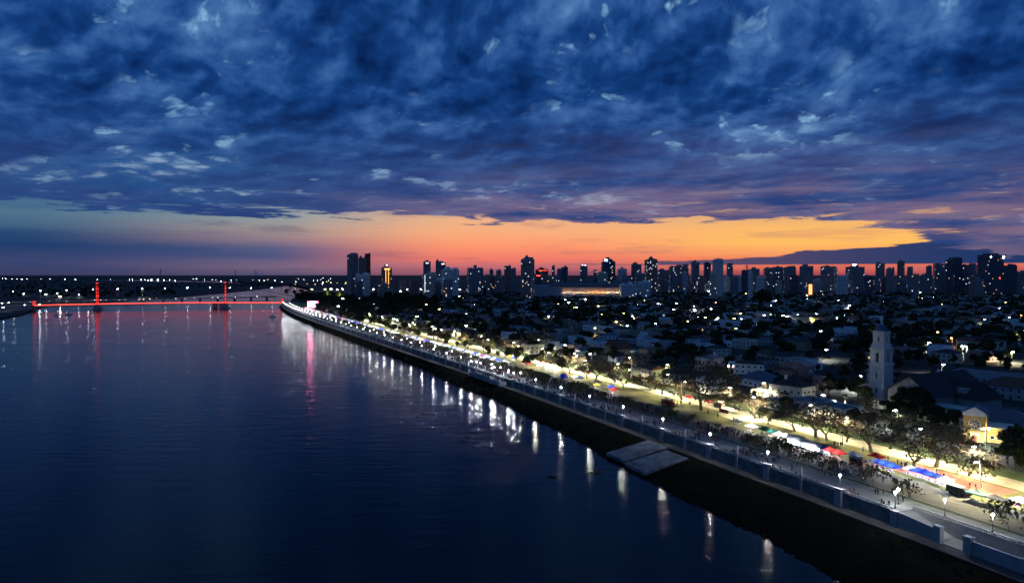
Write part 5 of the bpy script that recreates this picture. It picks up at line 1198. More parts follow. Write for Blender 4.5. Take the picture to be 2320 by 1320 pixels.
b = MB(); b.box(3.6, 11, 3, 14, 0, 5.2, 'yellow'); b.box(3.4, 11.3, 2.4, 14.3, 5.2, 5.5, 'cream', True); link('lit_wing', b.mesh('lit_wing'), o)
for xx in (5.2, 7.2, 9.4): win(o, WIN, xx, 3.0, 1.2)
b = MB(); b.box(4.0, 4.4, 1.9, 2.3, 4.6, 5.0, 'lampw', True); link('wall_lamp', b.mesh('wall_lamp'), o); l_ = lightdata('wall_light', 900, (1, .85, .45), .2); link('light', l_, o, (4.6, .6, 5.6))
l_ = lightdata('front_light', 260, (1, .8, .45), .3); link('light', l_, o, (-1.0, -3.5, 5.5))
hero(2262, 985, 'low dark blue-roofed hall behind the yellow house', 24, 16, 5, 'grey', 'roofblue', 'hip', rz=TH+.5, rh=4)
hero(2290, 905, 'wide dark red roofed building beyond the nave', 30, 18, 6, 'grey', 'rooftile', 'hip', rz=TH+.2, rh=4)
hero(2262, 870, 'long grey flat building behind the church with one lit opening', 44, 12, 5, 'grey', 'roofdark', 'flat', rz=TH+.3)

# generic prototypes
def proto_house(seed, simple=False):
    q = random.Random(seed); w, d = q.uniform(9, 15), q.uniform(9, 16); nf = q.choice((1, 1, 2)); h = 3.3 * nf + .3
    wall = q.choice(('white', 'white', 'white', 'cream', 'grey', 'grey', 'tan', 'pink')); rk = q.choice(('flat', 'flat', 'flat', 'hip', 'gable')); roof = q.choice(('rooftile', 'roofdark', 'roofblue'))
    W, Rf, Wn = MB(), MB(), MB()
    W.box(-w/2, w/2, -d/2, d/2, 0, h, wall)
    if q.random() < .5: e = q.uniform(3, 6); W.box(-w/2, -w/2 + e, d/2, d/2 + 4, 0, 2.9, wall); Rf.box(-w/2, -w/2+e, d/2+.01, d/2+4, 2.9, 3.05, 'roofflat')
    if rk == 'flat':
        Rf.box(-w/2+.25, w/2-.25, -d/2+.25, d/2-.25, h, h+.05, 'roofflat')
        for a in ((-w/2, w/2, -d/2, -d/2+.25), (-w/2, w/2, d/2-.25, d/2), (-w/2, -w/2+.25, -d/2+.25, d/2-.25), (w/2-.25, w/2, -d/2+.25, d/2-.25)): Rf.box(*a, h+.002, h+.7, wall)
        if q.random() < .6: x = q.uniform(-w/4, w/4); Rf.box(x-1.2, x+1.2, 0, 2.4, h+.05, h+2.2, wall); Rf.lathe([(.6, h+2.2), (.6, h+3.2), (.2, h+3.5)], 'whitep', 8, (x, 1.2))
        if nf == 1 and q.random() < .4: W.box(-w/2+.3, w/2-3, 0, d/2-.3, h+.05, h+3.0, wall); Rf.box(-w/2+.3, w/2-3, 0, d/2-.3, h+3.002, h+3.1, 'roofflat')
    else:
        rh = q.uniform(1.6, 2.8); Rf.hip(-w/2, w/2, -d/2, d/2, h+.01, rh, roof, .5, rk == 'gable')
        if rk == 'gable':
            if w >= d: W.add([(-w/2,-d/2,h),(-w/2,d/2,h),(-w/2,0,h+rh)], [(0,2,1)], wall); W.add([(w/2,-d/2,h),(w/2,d/2,h),(w/2,0,h+rh)], [(0,1,2)], wall)
            else: W.add([(-w/2,-d/2,h),(w/2,-d/2,h),(0,-d/2,h+rh)], [(0,1,2)], wall); W.add([(-w/2,d/2,h),(w/2,d/2,h),(0,d/2,h+rh)], [(0,2,1)], wall)
    for f in range(nf):
        n = max(2, int(w/3))
        for i in range(n):
            x = -w/2 + w*(i+.5)/n; z = 1 + 3.2*f; m = 'lit_y' if q.random() < .03 else 'glassd'
            if f == 0 and i == 0: Wn.box(x-.5, x+.5, -d/2-.05, -d/2, .05, 2.2, 'brick'); continue
            Wn.box(x-.7, x+.7, -d/2-.05, -d/2, z, z+1.3, m)
        n = max(1, int(d/4))
        for i in range(n): y = -d/2 + d*(i+.5)/n; Wn.box(w/2, w/2+.05, y-.6, y+.6, 1+3.2*f, 2.3+3.2*f, 'glassd'); Wn.box(-w/2-.05, -w/2, y-.6, y+.6, 1+3.2*f, 2.3+3.2*f, 'glassd')
    fence = MB()
    words = {'white': 'white', 'cream': 'cream', 'grey': 'grey', 'tan': 'tan', 'pink': 'pinkish'}[wall] + (' two-storey' if nf == 2 else ' single-storey') + {'flat': ' flat-roofed house', 'hip': ' hip-roofed house', 'gable': ' gabled house'}[rk]
    return dict(W=W, R=Rf, N=Wn, wm=W.mesh('wall'), rm=Rf.mesh('roof'), nm=Wn.mesh('window_set'), words=words)
PH = [proto_house(100 + i) for i in range(22)]
# lots: rows of houses on both sides of streets running parallel and across the river
lots = []
t = 74.0; row = 0
SOFF = 0.15
def town_pt(s, t):      # straight town grid in a frame turned with the river at Y 500
    u = tang(450); n = Vector((u.y, -u.x)); o = Vector(PT(300, 0)); return (o.x + u.x*s + n.x*t, o.y + u.y*s + n.y*t)
TT = []
tt = 76.0
while tt < 1900:
    TT.append((tt, 1)); TT.append((tt + 32, -1)); tt += 58
def blocked(X, Y):
    if any((X-a)**2 + (Y-b)**2 < 85 for a, b in TOWN_LAMPS): return True
    return any((X-a)**2 + (Y-b)**2 < (r+7)**2 for a, b, r in HERO)
for t, side in TT:
    s = -420.
    while s < 2600:
        s += rnd.uniform(12.5, 18)
        if (s % 116) < 11: continue
        X, Y = town_pt(s, t + rnd.uniform(-2, 2))
        if Y < 120 or Y > 2000 or not inframe(X, Y, m=80): continue
        ys, ti = ST(X, Y) if Y < 1500 else (Y, 999)
        if ti < 74: continue
        px, py = pix(X, Y)
        if px < 660 or (Y > 1200 and px < 800): continue
        if blocked(X, Y) or rnd.random() < (.20 if Y < 700 else .38): continue
        dark = (1850 < px and 760 < py) or (1480 < px < 1960 and 792 < py < 860)
        if dark and rnd.random() < .6: continue
        if 760 < px < 1000 and 670 < py < 715: continue
        lots.append((Y, X, side))
lots.sort()
def bake(mb, src, X, Y, z, rz, s):
    c, q = math.cos(rz)*s, math.sin(rz)*s
    o = len(mb.v); mb.v.extend([(X + v[0]*c - v[1]*q, Y + v[0]*q + v[1]*c, z + v[2]*s) for v in src.v]); mp = [mb.mi(m) for m in src.mats]
    mb.f.extend([tuple(i + o for i in f) for f in src.f]); mb.m.extend([mp[k] for k in src.m])
rest = MB(); u0 = tang(450); th0 = math.atan2(-u0.y, -u0.x)
for i, (Y, X, side) in enumerate(lots):
    p = PH[rnd.randrange(len(PH))]; rz = th0 + (0 if side > 0 else math.pi) + rnd.uniform(-.03, .03) ; s = rnd.uniform(.9, 1.1)
    if i < 285:
        o = link('house', None, loc=(X, Y, ZP), rz=rz, sc=s); tag(o, p['words'], 'house', 'houses of the town'); link('wall', p['wm'], o); link('roof', p['rm'], o); w_ = link('window_set', p['nm'], o); w_['kind'] = 'stuff'
    else:
        bake(rest, p['W'], X, Y, ZP, rz, s); bake(rest, p['R'], X, Y, ZP, rz, s)
o = link('distant_houses', rest.mesh('distant_houses')); o['kind'] = 'stuff'; o['label'] = 'mass of small dark house roofs spreading towards the skyline'
print('houses', len(lots))
# streets of the town
b = MB()
for t in [60 + 58 * k - 5 for k in range(1, 32)]:
    a0, a1 = town_pt(-420, t - 3.6), town_pt(2600, t - 3.6); c0, c1 = town_pt(-420, t + 3.6), town_pt(2600, t + 3.6); b.add([(a0[0], a0[1], ZP), (c0[0], c0[1], ZP), (c1[0], c1[1], ZP), (a1[0], a1[1], ZP)], [(0,1,2,3)], 'street')
for k in range(-3, 22):
    s = 116 * k + 5.5
    a0, a1 = town_pt(s - 3.6, 76), town_pt(s - 3.6, 1900); c0, c1 = town_pt(s + 3.6, 76), town_pt(s + 3.6, 1900); b.add([(a0[0], a0[1], ZP+.004), (a1[0], a1[1], ZP+.004), (c1[0], c1[1], ZP+.004), (c0[0], c0[1], ZP+.004)], [(0,1,2,3)], 'street')
me = b.mesh('town_streets')
for f in me.polygons:
    if f.normal.z < 0: f.flip()
o = link('town_streets', me); o['kind'] = 'structure'
# trees of the town
cand = []
for i in range(15000):
    s, t = rnd.uniform(-420, 2600), rnd.uniform(72, 1900); X, Y = town_pt(s, t)
    if Y < 120 or Y > 2100 or not inframe(X, Y, m=60): continue
    px, py = pix(X, Y)
    if px < 670: continue
    w = .90
    if px > 1850 and py > 745: w = 1.0
    if 1480 < px < 1970 and 775 < py < 880: w = 1.0
    if px > 1750 and py < 745: w = .6
    if 760 < px < 1100 and py < 740: w = .9
    if 1250 < px < 1480 and 745 < py < 800: w = .1
    if rnd.random() > w or any((X-a)**2 + (Y-c)**2 < (r-2)**2 for a, c, r in HERO): continue
    if Y < 1500 and any((X-a)**2 + (Y-c)**2 < 64 for a, c in TOWN_LAMPS): continue
    cand.append((Y, X))
cand.sort()
for Y, X in cand[:115]:
    tree(rnd.choice(('dark0', 'dark1', 'dark1', 'dark0', 'olive', 'umbrella1', 'dark2')), X, Y, rnd.uniform(.5, 1.0), grp='trees among the houses')
far_src = []
for k in range(8):
    q = random.Random(900 + k); m_ = MB()
    for i in range(300 if k < 4 else 80):
        d = Vector((q.gauss(0,1), q.gauss(0,1), q.gauss(0,1))).normalized() * q.random() ** .4; leafq(m_, q, Vector((d.x*5, d.y*5, 5.2 + d.z*3.6)), q.uniform(.6, 1.2) * (1 if k < 4 else 1.8), 'leaf')
    m_.tube((0,0,0), (0,0,4), .3, .2, 'bark', 4); far_src.append(m_)
rest = MB()
for Y, X in cand[115:8200]: bake(rest, far_src[rnd.randrange(4) + (4 if Y > 700 else 0)], X, Y, ZP, rnd.uniform(0, 6.28), rnd.uniform(.7, 1.25))
o = link('distant_trees', rest.mesh('distant_trees')); o['kind'] = 'stuff'; o['label'] = 'dark mass of tree crowns between the far houses'
# tree belts on the far bank
rest = MB()
for i in range(900):
    px = rnd.uniform(-100, 800); py = 628 + rnd.random() ** 1.6 * 46
    X, Y = G(px, py, 1.5)
    if px > 250 and py > 655 - (px - 250) * .01 and px > 400: continue
    bake(rest, far_src[4 + rnd.randrange(4)], X, Y, 1.0, rnd.uniform(0, 6.28), rnd.uniform(.8, 1.6))
o = link('far_bank_woods', rest.mesh('far_bank_woods')); o['kind'] = 'stuff'; o['label'] = 'dark scrub and woods on the flat far bank'
print('trees', len(cand))

# ------------------------------------------------------------------ stalls
def canopy_mesh(w, d, h, peak, m, walls=None):
    b = MB(); x, y = w/2, d/2
    b.add([(-x,-y,h),(x,-y,h),(x,y,h),(-x,y,h),(0,0,h+peak),(-x*.45,-y*.45,h+peak*.38),(x*.45,-y*.45,h+peak*.38),(x*.45,y*.45,h+peak*.38),(-x*.45,y*.45,h+peak*.38)],
          [(0,1,6,5),(1,2,7,6),(2,3,8,7),(3,0,5,8),(5,6,4),(6,7,4),(7,8,4),(8,5,4)], m)
    b.add([(-x,-y,h),(x,-y,h),(x,y,h),(-x,y,h),(-x,-y,h-.35),(x,-y,h-.35),(x,y,h-.35),(-x,y,h-.35)], [(4,5,1,0),(5,6,2,1),(6,7,3,2),(7,4,0,3)], m); return b.mesh('canopy')
LEG = MB(); LEG.tube((0,0,0), (0,0,2.4), .045, .04, 'steel', 5); LEG = LEG.mesh('leg')
TAB = MB(); TAB.box(-1.2, 1.2, -.4, .4, .75, .8, 'whitep', True)
for sx in (-1.1, 1.1):
    for sy in (-.3, .3): TAB.box(sx-.03, sx+.03, sy-.03, sy+.03, 0, .75, 'steel')
TAB = TAB.mesh('table')
cr_ = MB()
qq = random.Random(5)
for i in range(9): x = -1.05 + .25*i; cr_.box(x, x+.17, -.25+.1*qq.random(), .25, .8, .95+.25*qq.random(), qq.choice(('c_red', 'whitep', 'c_yellow', 'c_blue', 'j_grey')))
GOODS = cr_.mesh('goods')
TUBE = MB(); TUBE.box(-.9, .9, -.06, .06, 2.2, 2.3, 'ledw', True); TUBE = TUBE.mesh('lamp_tube')
CNAME = {'c_blue': 'blue', 'c_red': 'red', 'c_white': 'white', 'c_teal': 'mint green', 'c_green': 'dark green', 'c_black': 'black', 'c_yellow': 'yellow', 'c_dblue': 'navy', 'c_grey': 'grey'}
CM = {}
def stall(X, Y, c, w=3.2, d=3.0, rz=None, light=True, table=True, lbl=None, power=None, h=2.4, peak=1.0, grp='market stalls along the riverside road'):
    rz = ang(Y) if rz is None else rz
    o = link('market_stall', None, loc=(X, Y, ZP), rz=rz); tag(o, lbl or (CNAME[c] + ' canopy stall' + (' lit inside' if light else ' unlit')), 'market stall', grp)
    k = (c, w, d, h, peak)
    if k not in CM: CM[k] = canopy_mesh(w, d, h, peak, c)
    link('canopy', CM[k], o)
    for sx in (-1, 1):
        for sy in (-1, 1): link('leg', LEG, o, (sx*(w/2-.08), sy*(d/2-.08), 0), sc=(1, 1, h/2.4))
    if table: t_ = link('table', TAB, o, (0, -d*.3, .0)); link('goods', GOODS, t_)
    if light: link('lamp_tube', TUBE, o, (0, -.4, -.15)); link('light', power or LD_STALL, o, (0, -.5, 1.85))
    return o
def stallpx(px, py, c, **k):
    X, Y = G(px, py); y, t = ST(X, Y); return stall(X, Y, c, **k)
LD_BR = lightdata('bright_stall_light', 1400, (.93, .97, 1.0), .5)
for px, py, c, w, lt in ((2309,1152,'c_white',4.0,1),(2215,1136,'c_teal',5.0,0),(2255,1147,'c_grey',5.4,0),(2126,1098,'c_dblue',3.4,1),(2142,1104,'c_white',3.2,1),(2112,1093,'c_blue',4.2,1),(2097,1087,'c_blue',3.2,1),(2081,1083,'c_blue',4.4,1),(2064,1078,'c_white',3.0,1),
                     (2022,1072,'c_blue',4.2,1),(2003,1065,'c_blue',3.4,1),(1988,1061,'c_dblue',3.0,1),(1986,1048,'c_red',4.4,0),(1934,1044,'c_white',4.6,0),(1899,1040,'c_red',4.4,1),(1880,1034,'c_red',3.2,1),(1866,1029,'c_dblue',3.2,1),
                     (1780,1001,'c_white',3.2,1),(1765,997,'c_white',3.4,1),(1750,991,'c_green',4.4,1),(1733,985,'c_green',4.0,0),(1703,978,'c_white',4.2,1),(1670,966,'c_white',4.4,0),
                     (1391,892,'c_red',4.4,1),(1384,885,'c_blue',3.0,1),(1354,874,'c_black',4.0,1),(1352,881,'c_yellow',2.4,1),(1314,864,'c_dblue',4.0,1),(1303,862,'c_white',3.0,1),(1262,847,'c_white',3.4,1),(1250,843,'c_white',3.4,1),(1241,840,'c_white',3.0,1),
                     (1222,836,'c_white',3.0,1),(1196,830,'c_red',4.6,1),(1187,826,'c_red',3.4,1),(1165,817,'c_blue',3.4,1),(1155,814,'c_yellow',4.2,1),(1141,810,'c_white',3.4,1)):
    stallpx(px, py, c, w=w, light=bool(lt), power=LD_BR if c == 'c_white' else None, table=w < 5)
# round dome tent
X, Y = G(1277, 856); o = link('dome_tent', None, loc=(X, Y, ZP), rz=TH); tag(o, 'round blue dome tent with pale sign at the lawn edge', 'tent', None, False)
b = MB(); b.lathe([(2.6*math.cos(a), 2.9*math.sin(a)) for a in [k*math.pi/2/6 for k in range(6)]] + [(.15, 2.9)], 'c_blue', 12); link('shell', b.mesh('shell'), o)
b = MB(); b.box(-.9, .9, -2.75, -2.6, .5, 1.9, 'whitep', True); link('sign', b.mesh('sign'), o)
# rows further off: stalls on both sides of the road
y = 455.; 
while y < 1240:
    t = 26.0 + rnd.uniform(-.4, .4); p = PT(y, t)
    if rnd.random() < .86: stall(p[0], p[1], rnd.choice(('c_white', 'c_white', 'c_white', 'c_white', 'c_blue', 'c_dblue', 'c_red', 'c_grey')), w=3.4, light=True, power=LD_BR, table=y < 700, grp='stalls of the far market row')
    y += 3.9 if y < 640 else 8.5
# food trucks
def truck(px, py, L, H, lbl, body='whitep', panel=None, rzo=0.0, lightq=True):
    X, Y = G(px, py); o = link('food_truck', None, loc=(X, Y, ZP), rz=ang(Y) + rzo); tag(o, lbl, 'food truck', 'food trucks in the market row', False)
    b = MB(); b.box(-L/2, L/2, -1.15, 1.15, .55, H, body, True); b.box(-L/2-.02, L/2+.02, -1.2, 1.2, H, H+.12, 'c_grey', True); link('body', b.mesh('body'), o)
    b = MB(); b.add([(L/2,-1.1,.5),(L/2,1.1,.5),(L/2+1.7,1.1,.5),(L/2+1.7,-1.1,.5),(L/2,-1.1,2.3),(L/2,1.1,2.3),(L/2+.9,1.0,2.25),(L/2+.9,-1.0,2.25),(L/2+1.7,1.1,1.3),(L/2+1.7,-1.1,1.3)], [(4,7,6,5)[::-1],(7,9,8,6),(9,3,2,8),(0,3,9,7,4),(1,5,6,8,2)], body); c_ = link('cab', b.mesh('cab'), o)
    b = MB(); b.add([(L/2+.95,-.95,2.18),(L/2+.95,.95,2.18),(L/2+1.66,.95,1.4),(L/2+1.66,-.95,1.4)], [(0,3,2,1)], 'glassd'); link('windscreen', b.mesh('windscreen'), c_)
    for xx in (-L/2+1.2, L/2+.5):
        for s in (-1, 1): w_ = MB(); w_.tube((0,-.14,0), (0,.14,0), .42, .42, 'rubber', 10, True); link('wheel', w_.mesh('wheel'), o, (xx, s*1.05, .42))
    b = MB(); b.box(-L/2+.6, L/2-.6, -1.22, -1.16, 1.2, 2.1, 'ledw' if lightq else 'glassd', True); link('hatch', b.mesh('hatch'), o)
    b = MB(); b.add([(-L/2+.5,-1.16,2.3),(L/2-.5,-1.16,2.3),(L/2-.5,-2.3,2.6),(-L/2+.5,-2.3,2.6)], [(0,1,2,3)], panel or 'c_white'); link('awning', b.mesh('awning'), o)
    if lightq: link('light', LD_BR, o, (0, -1.9, 2.2))
truck(1803, 1010, 6.5, 3.4, 'tall white food truck with bright serving hatch beside the white tents')
truck(1842, 1022, 8.5, 2.9, 'long white catering trailer with glowing side, right of the tall truck')
truck(1511, 918, 6.0, 2.9, 'white van with red box body parked on the road by the lawn', 'redp', 'c_red', 0.0, False)
truck(2165, 1118, 4.0, 2.3, 'dark low trailer stall beside the blue tent row', 'black', 'c_black', 0, False)
truck(1940, 1052, 3.6, 2.2, 'dark red trailer under the flat white canopy', 'brick', 'c_grey', 0, False)
# pink screen and stage
X, Y = G(709, 699); o = link('stage_screen', None, loc=(X, Y, ZP), rz=.15); tag(o, 'big glowing pink and white screen of a stage by the river', 'screen', None, False)
def screen_mat():
    m = mat('pink_screen', (.5, .1, .3), .5, 0, emit=(1, .3, .6), es=5.0); nt = m.node_tree; b = nt.nodes['Principled BSDF']
    tc = nt.nodes.new('ShaderNodeTexCoord'); n = nt.nodes.new('ShaderNodeTexNoise'); n.inputs['Scale'].default_value = 1.4; nt.links.new(tc.outputs['Generated'], n.inputs['Vector'])
    r = nt.nodes.new('ShaderNodeValToRGB'); r.color_ramp.elements[0].color = (1, .12, .42, 1); r.color_ramp.elements[1].color = (1, .85, .95, 1); r.color_ramp.elements[0].position = .4; r.color_ramp.elements[1].position = .58
    nt.links.new(n.outputs['Fac'], r.inputs[0]); nt.links.new(r.outputs[0], b.inputs['Emission Color']); return m
M['screen'] = screen_mat()
b = MB(); b.box(-9, 9, -.3, 0, 2, 13, 'screen', True); link('screen_panel', b.mesh('screen_panel'), o)
b = MB(); b.box(-9.8, 9.8, .05, .6, 1, 14, 'black', True); b.box(-11, 11, -6, 4, 0, 1.6, 'black')
for xx in (-9.6, 9.6): b.box(xx-.3, xx+.3, -.5, .5, 0, 15, 'steel')
link('stage_frame', b.mesh('stage_frame'), o); b = MB(); b.box(6, 9, -.4, -.3, -6+6.4, 2, 'led_red2', True); link('light_strip', b.mesh('light_strip'), o)
l_ = lightdata('screen_light', 26000, (1, .12, .35), 5.0); link('light', l_, o, (-3, -7, 9))

# ------------------------------------------------------------------ sports court
def court():
    pts = [PT(y, t) for y, t in ((204, 34), (176, 34), (176, 46.5), (204, 46.5))]
    b = MB(); b.add([(p[0], p[1], ZP + .045) for p in pts], [(0,1,2,3)], 'court'); me = b.mesh('sports_court')
    for f in me.polygons:
        if f.normal.z < 0: f.flip()
    o = link('sports_court', me); tag(o, 'red surfaced sports court with white lines beside the park', 'sports court', None, False, (pts[1][0], pts[1][1], ZP))
    b = MB()
    def ln(y0, y1, t0, t1): q = [PT(y, t) for y, t in ((y0,t0),(y1,t0),(y1,t1),(y0,t1))]; b.add([(p[0], p[1], ZP+.05) for p in q], [(0,1,2,3)], 'line')
    ln(178, 202, 35, 35.15); ln(178, 202, 45.4, 45.55); ln(178, 178.15, 35, 45.5); ln(202, 202.15, 35, 45.5); ln(190, 190.15, 35, 45.5)
    me = b.mesh('court_lines')
    for f in me.polygons:
        if f.normal.z < 0: f.flip()
    link('court_lines', me, o)
court()
def disc(px, py, r, m, nm, z=.04, asp=1.0):
    X, Y = G(px, py); b = MB(); n = 28; u = tang(Y)
    b.add([(X + u.x*r*asp*math.cos(a) + u.y*r*math.sin(a)*-1, Y + u.y*r*asp*math.cos(a) + u.x*r*math.sin(a), ZP + z) for a in [2*math.pi*k/n for k in range(n)]], [tuple(range(n))], m); me = b.mesh(nm)
    for f in me.polygons:
        if f.normal.z < 0: f.flip()
    o = link(nm, me); o['kind'] = 'structure'
disc(1682, 944, 7.5, 'sand', 'sandy_circle', .06, 1.6)
# small walls, kiosk near the circle
for px, py, w, d, h, m, lb in ((1640, 935, 5.5, .4, 1.5, 'brick', 'low dark brick wall beside the sandy circle'), (1731, 934, 9, .4, 2.2, 'black', 'dark fence panel between lawn and park street'), (1630, 922, 3.5, 3, 2.4, 'tan', 'small tan kiosk behind the giant tree')):
    X, Y = G(px, py); b = MB(); b.box(-w/2, w/2, -d/2, d/2, 0, h, m); b.box(-w/2-.1, w/2+.1, -d/2-.1, d/2+.1, h, h+.12, m); o = link('kiosk' if d > 1 else 'low_wall', b.mesh('low_wall'), loc=(X, Y, ZP), rz=TH + (0 if w > 5 else .3)); tag(o, lb, 'kiosk' if d > 1 else 'wall', None, False)

# ------------------------------------------------------------------ cars
def car_proto(m):
    b = MB(); pr = [(-2.1,.35,.75),(-2.05,.9,.8),(-1.5,1.0,.82),(-1.05,1.42,.66),(.45,1.45,.66),(1.05,1.0,.8),(1.95,.85,.78),(2.1,.4,.72)]
    vs = [(x, -w, z) for x, z, w in pr] + [(x, w, z) for x, z, w in pr]; n = len(pr)
    fs = [(k, k+1, n+k+1, n+k)[::-1] for k in range(n-1)] + [tuple(range(n-1, -1, -1)), tuple(range(n, 2*n)), (0, n, 2*n-1, n-1)]
    b.add(vs, fs, m); body = b.mesh('body')
    b = MB()
    for s in (-1, 1): b.add([(-1.15, s*.80, 1.03), (.92, s*.80, 1.03), (.42, s*.675, 1.38), (-.95, s*.675, 1.36)], [(0,1,2,3) if s < 0 else (3,2,1,0)], 'glassd')
    b.add([(1.06,-.68,1.04),(1.06,.68,1.04),(.52,.58,1.42),(.52,-.58,1.42)], [(0,1,2,3)], 'glassd'); b.add([(-1.5,-.68,1.06),(-1.5,.68,1.06),(-1.12,.58,1.4),(-1.12,-.58,1.4)], [(3,2,1,0)], 'glassd')
    return body, b.mesh('windows')
CP = {m: car_proto(m) for m in ('whitep', 'black', 'j_grey', 'redp')}
WH = MB(); WH.tube((0,-.1,0), (0,.1,0), .32, .32, 'rubber', 10, True); WH = WH.mesh('wheel')
def car(X, Y, rz, m, lbl, place=True):
    o = link('parked_car', None, loc=(X, Y, ZP + .05), rz=rz); tag(o, lbl, 'car', 'cars parked by the park', place); a, c = CP[m]; link('body', a, o); link('windows', c, o)
    for xx in (-1.3, 1.3):
        for s in (-.74, .74): link('wheel', WH, o, (xx, s, .32))
X, Y = G(1845, 912); car(X, Y, .35, 'whitep', 'white car parked by the garden wall, left one of the white pair', False)
X, Y = G(1867, 907); car(X, Y, .45, 'whitep', 'white car parked by the garden wall, right one of the white pair', False)
y = 270.
while y < 560:
    if rnd.random() < .6: p = PT(y, 56.2); car(p[0], p[1], ang(y), rnd.choice(('whitep', 'black', 'j_grey', 'redp', 'j_grey')), 'car parked on park street')
    y += 6.2

# ------------------------------------------------------------------ people
def person_mesh(seed, pose, top, legs):
    q = random.Random(seed); V = {}; E = []; Rr = {}
    names = []
    def v(n, x, y, z, r): names.append(n); V[n] = (x, y, z); Rr[n] = r
    st_ = {'stand': 0, 'walk': .22, 'talk': .05, 'sit': 0}[pose]; hz = .95 if pose != 'sit' else .55
    v('pel', 0, 0, hz, .15); v('bel', 0, -.01, hz+.2, .14); v('che', 0, 0, hz+.40, .165); v('nk', 0, .0, hz+.56, .06); v('hd', 0, -.01, hz+.68, .095); v('top', 0, 0, hz+.80, .07)
    for s, n in ((-1, 'l'), (1, 'r')):
        if pose == 'sit': v(n+'hip', s*.1, -.03, hz, .1); v(n+'kn', s*.12, -.42, hz+.0, .07); v(n+'an', s*.12, -.45, hz-.42, .05); v(n+'ft', s*.12, -.6, hz-.47, .045)
        else: v(n+'hip', s*.1, 0, hz-.08, .1); v(n+'kn', s*.11, -s*st_*.8-.03, .5, .07); v(n+'an', s*.11, -s*st_*1.1 + (.06 if s*st_ < 0 else 0), .09, .05); v(n+'ft', s*.12, -s*st_*1.1-.13, .045, .045)
        v(n+'sh', s*.19, 0, hz+.46, .065); ey = s*st_*.5
        if pose == 'talk' and s > 0: v(n+'el', s*.27, -.08, hz+.24, .048); v(n+'wr', s*.2, -.3, hz+.34, .036); v(n+'ha', s*.17, -.38, hz+.38, .038)
        elif pose == 'sit': v(n+'el', s*.26, -.05, hz+.22, .048); v(n+'wr', s*.18, -.28, hz+.12, .036); v(n+'ha', s*.14, -.36, hz+.1, .038)
        else: v(n+'el', s*.25, ey*.5+.02, hz+.2, .048); v(n+'wr', s*.26, ey-.05, hz-.04, .036); v(n+'ha', s*.26, ey-.08, hz-.13, .038)
        E += [('pel', n+'hip'), (n+'hip', n+'kn'), (n+'kn', n+'an'), (n+'an', n+'ft'), ('che', n+'sh'), (n+'sh', n+'el'), (n+'el', n+'wr'), (n+'wr', n+'ha')]
    E += [('pel', 'bel'), ('bel', 'che'), ('che', 'nk'), ('nk', 'hd'), ('hd', 'top')]
    idx = {n: i for i, n in enumerate(names)}
    me = bpy.data.meshes.new('p'); me.from_pydata([V[n] for n in names], [(idx[a], idx[b_]) for a, b_ in E], []); o = bpy.data.objects.new('p', me); col.objects.link(o)
    md = o.modifiers.new('s', 'SKIN'); md.use_smooth_shade = True
    for i, n in enumerate(names): me.skin_vertices[0].data[i].radius = (Rr[n]*(1.15 if n in ('pel', 'bel', 'che') else 1), Rr[n]*(.8 if n in ('pel', 'bel', 'che') else 1)); 
    me.skin_vertices[0].data[0].use_root = True
    sb = o.modifiers.new('b', 'SUBSURF'); sb.levels = 1; sb.render_levels = 1
    dg = bpy.context.evaluated_depsgraph_get(); ev = o.evaluated_get(dg); r = bpy.data.meshes.new_from_object(ev); r.name = 'person'
    bpy.data.objects.remove(o); bpy.data.meshes.remove(me)
    r.materials.clear()
    for m in (top, legs, 'skin', 'hair', 'black'): r.materials.append(M[m])
    for f in r.polygons:
        c = f.center; rel = c.z - hz
        if rel > .78 or (rel > .62 and c.y > .0): k = 3
        elif rel > .52 and abs(c.x) < .14: k = 2
        elif c.z < .1 or (pose == 'sit' and rel < -.4): k = 4
        elif (abs(c.x) > .13 and rel < -.06 and pose in ('stand', 'walk') and rel > -.3 and abs(c.x) > .2): k = 2
        elif rel < .04 and not (abs(c.x) > .2): k = 1
        else: k = 0
        f.material_index = k; f.use_smooth = True
    return r
combos = [('j_black', 'j_denim'), ('j_navy', 'j_black'), ('j_grey', 'j_denim'), ('j_red', 'j_black'), ('j_white', 'j_denim'), ('j_olive', 'j_black'), ('j_black', 'j_black')]
CW = {'j_black': 'black', 'j_navy': 'navy', 'j_grey': 'grey', 'j_red': 'red', 'j_white': 'white', 'j_olive': 'olive'}
PM = {}
for pose in ('stand', 'walk', 'talk', 'sit'):
    PM[pose] = [(person_mesh(i, pose, *combos[i]), CW[combos[i][0]]) for i in (0, 1, 2, 3, 4, 5, 6)]
people = []
VERB = {'stand': 'standing', 'walk': 'walking', 'talk': 'gesturing', 'sit': 'sitting'}
def where_to(y, t, jit=.6, pose=None, z=0.0, rz=None, place=''):
    p = PT(y, t); people.append((p[1], p[0], pose or rnd.choice(('stand', 'walk', 'walk', 'talk', 'stand')), rz if rz is not None else rnd.uniform(0, 6.28), z, place))
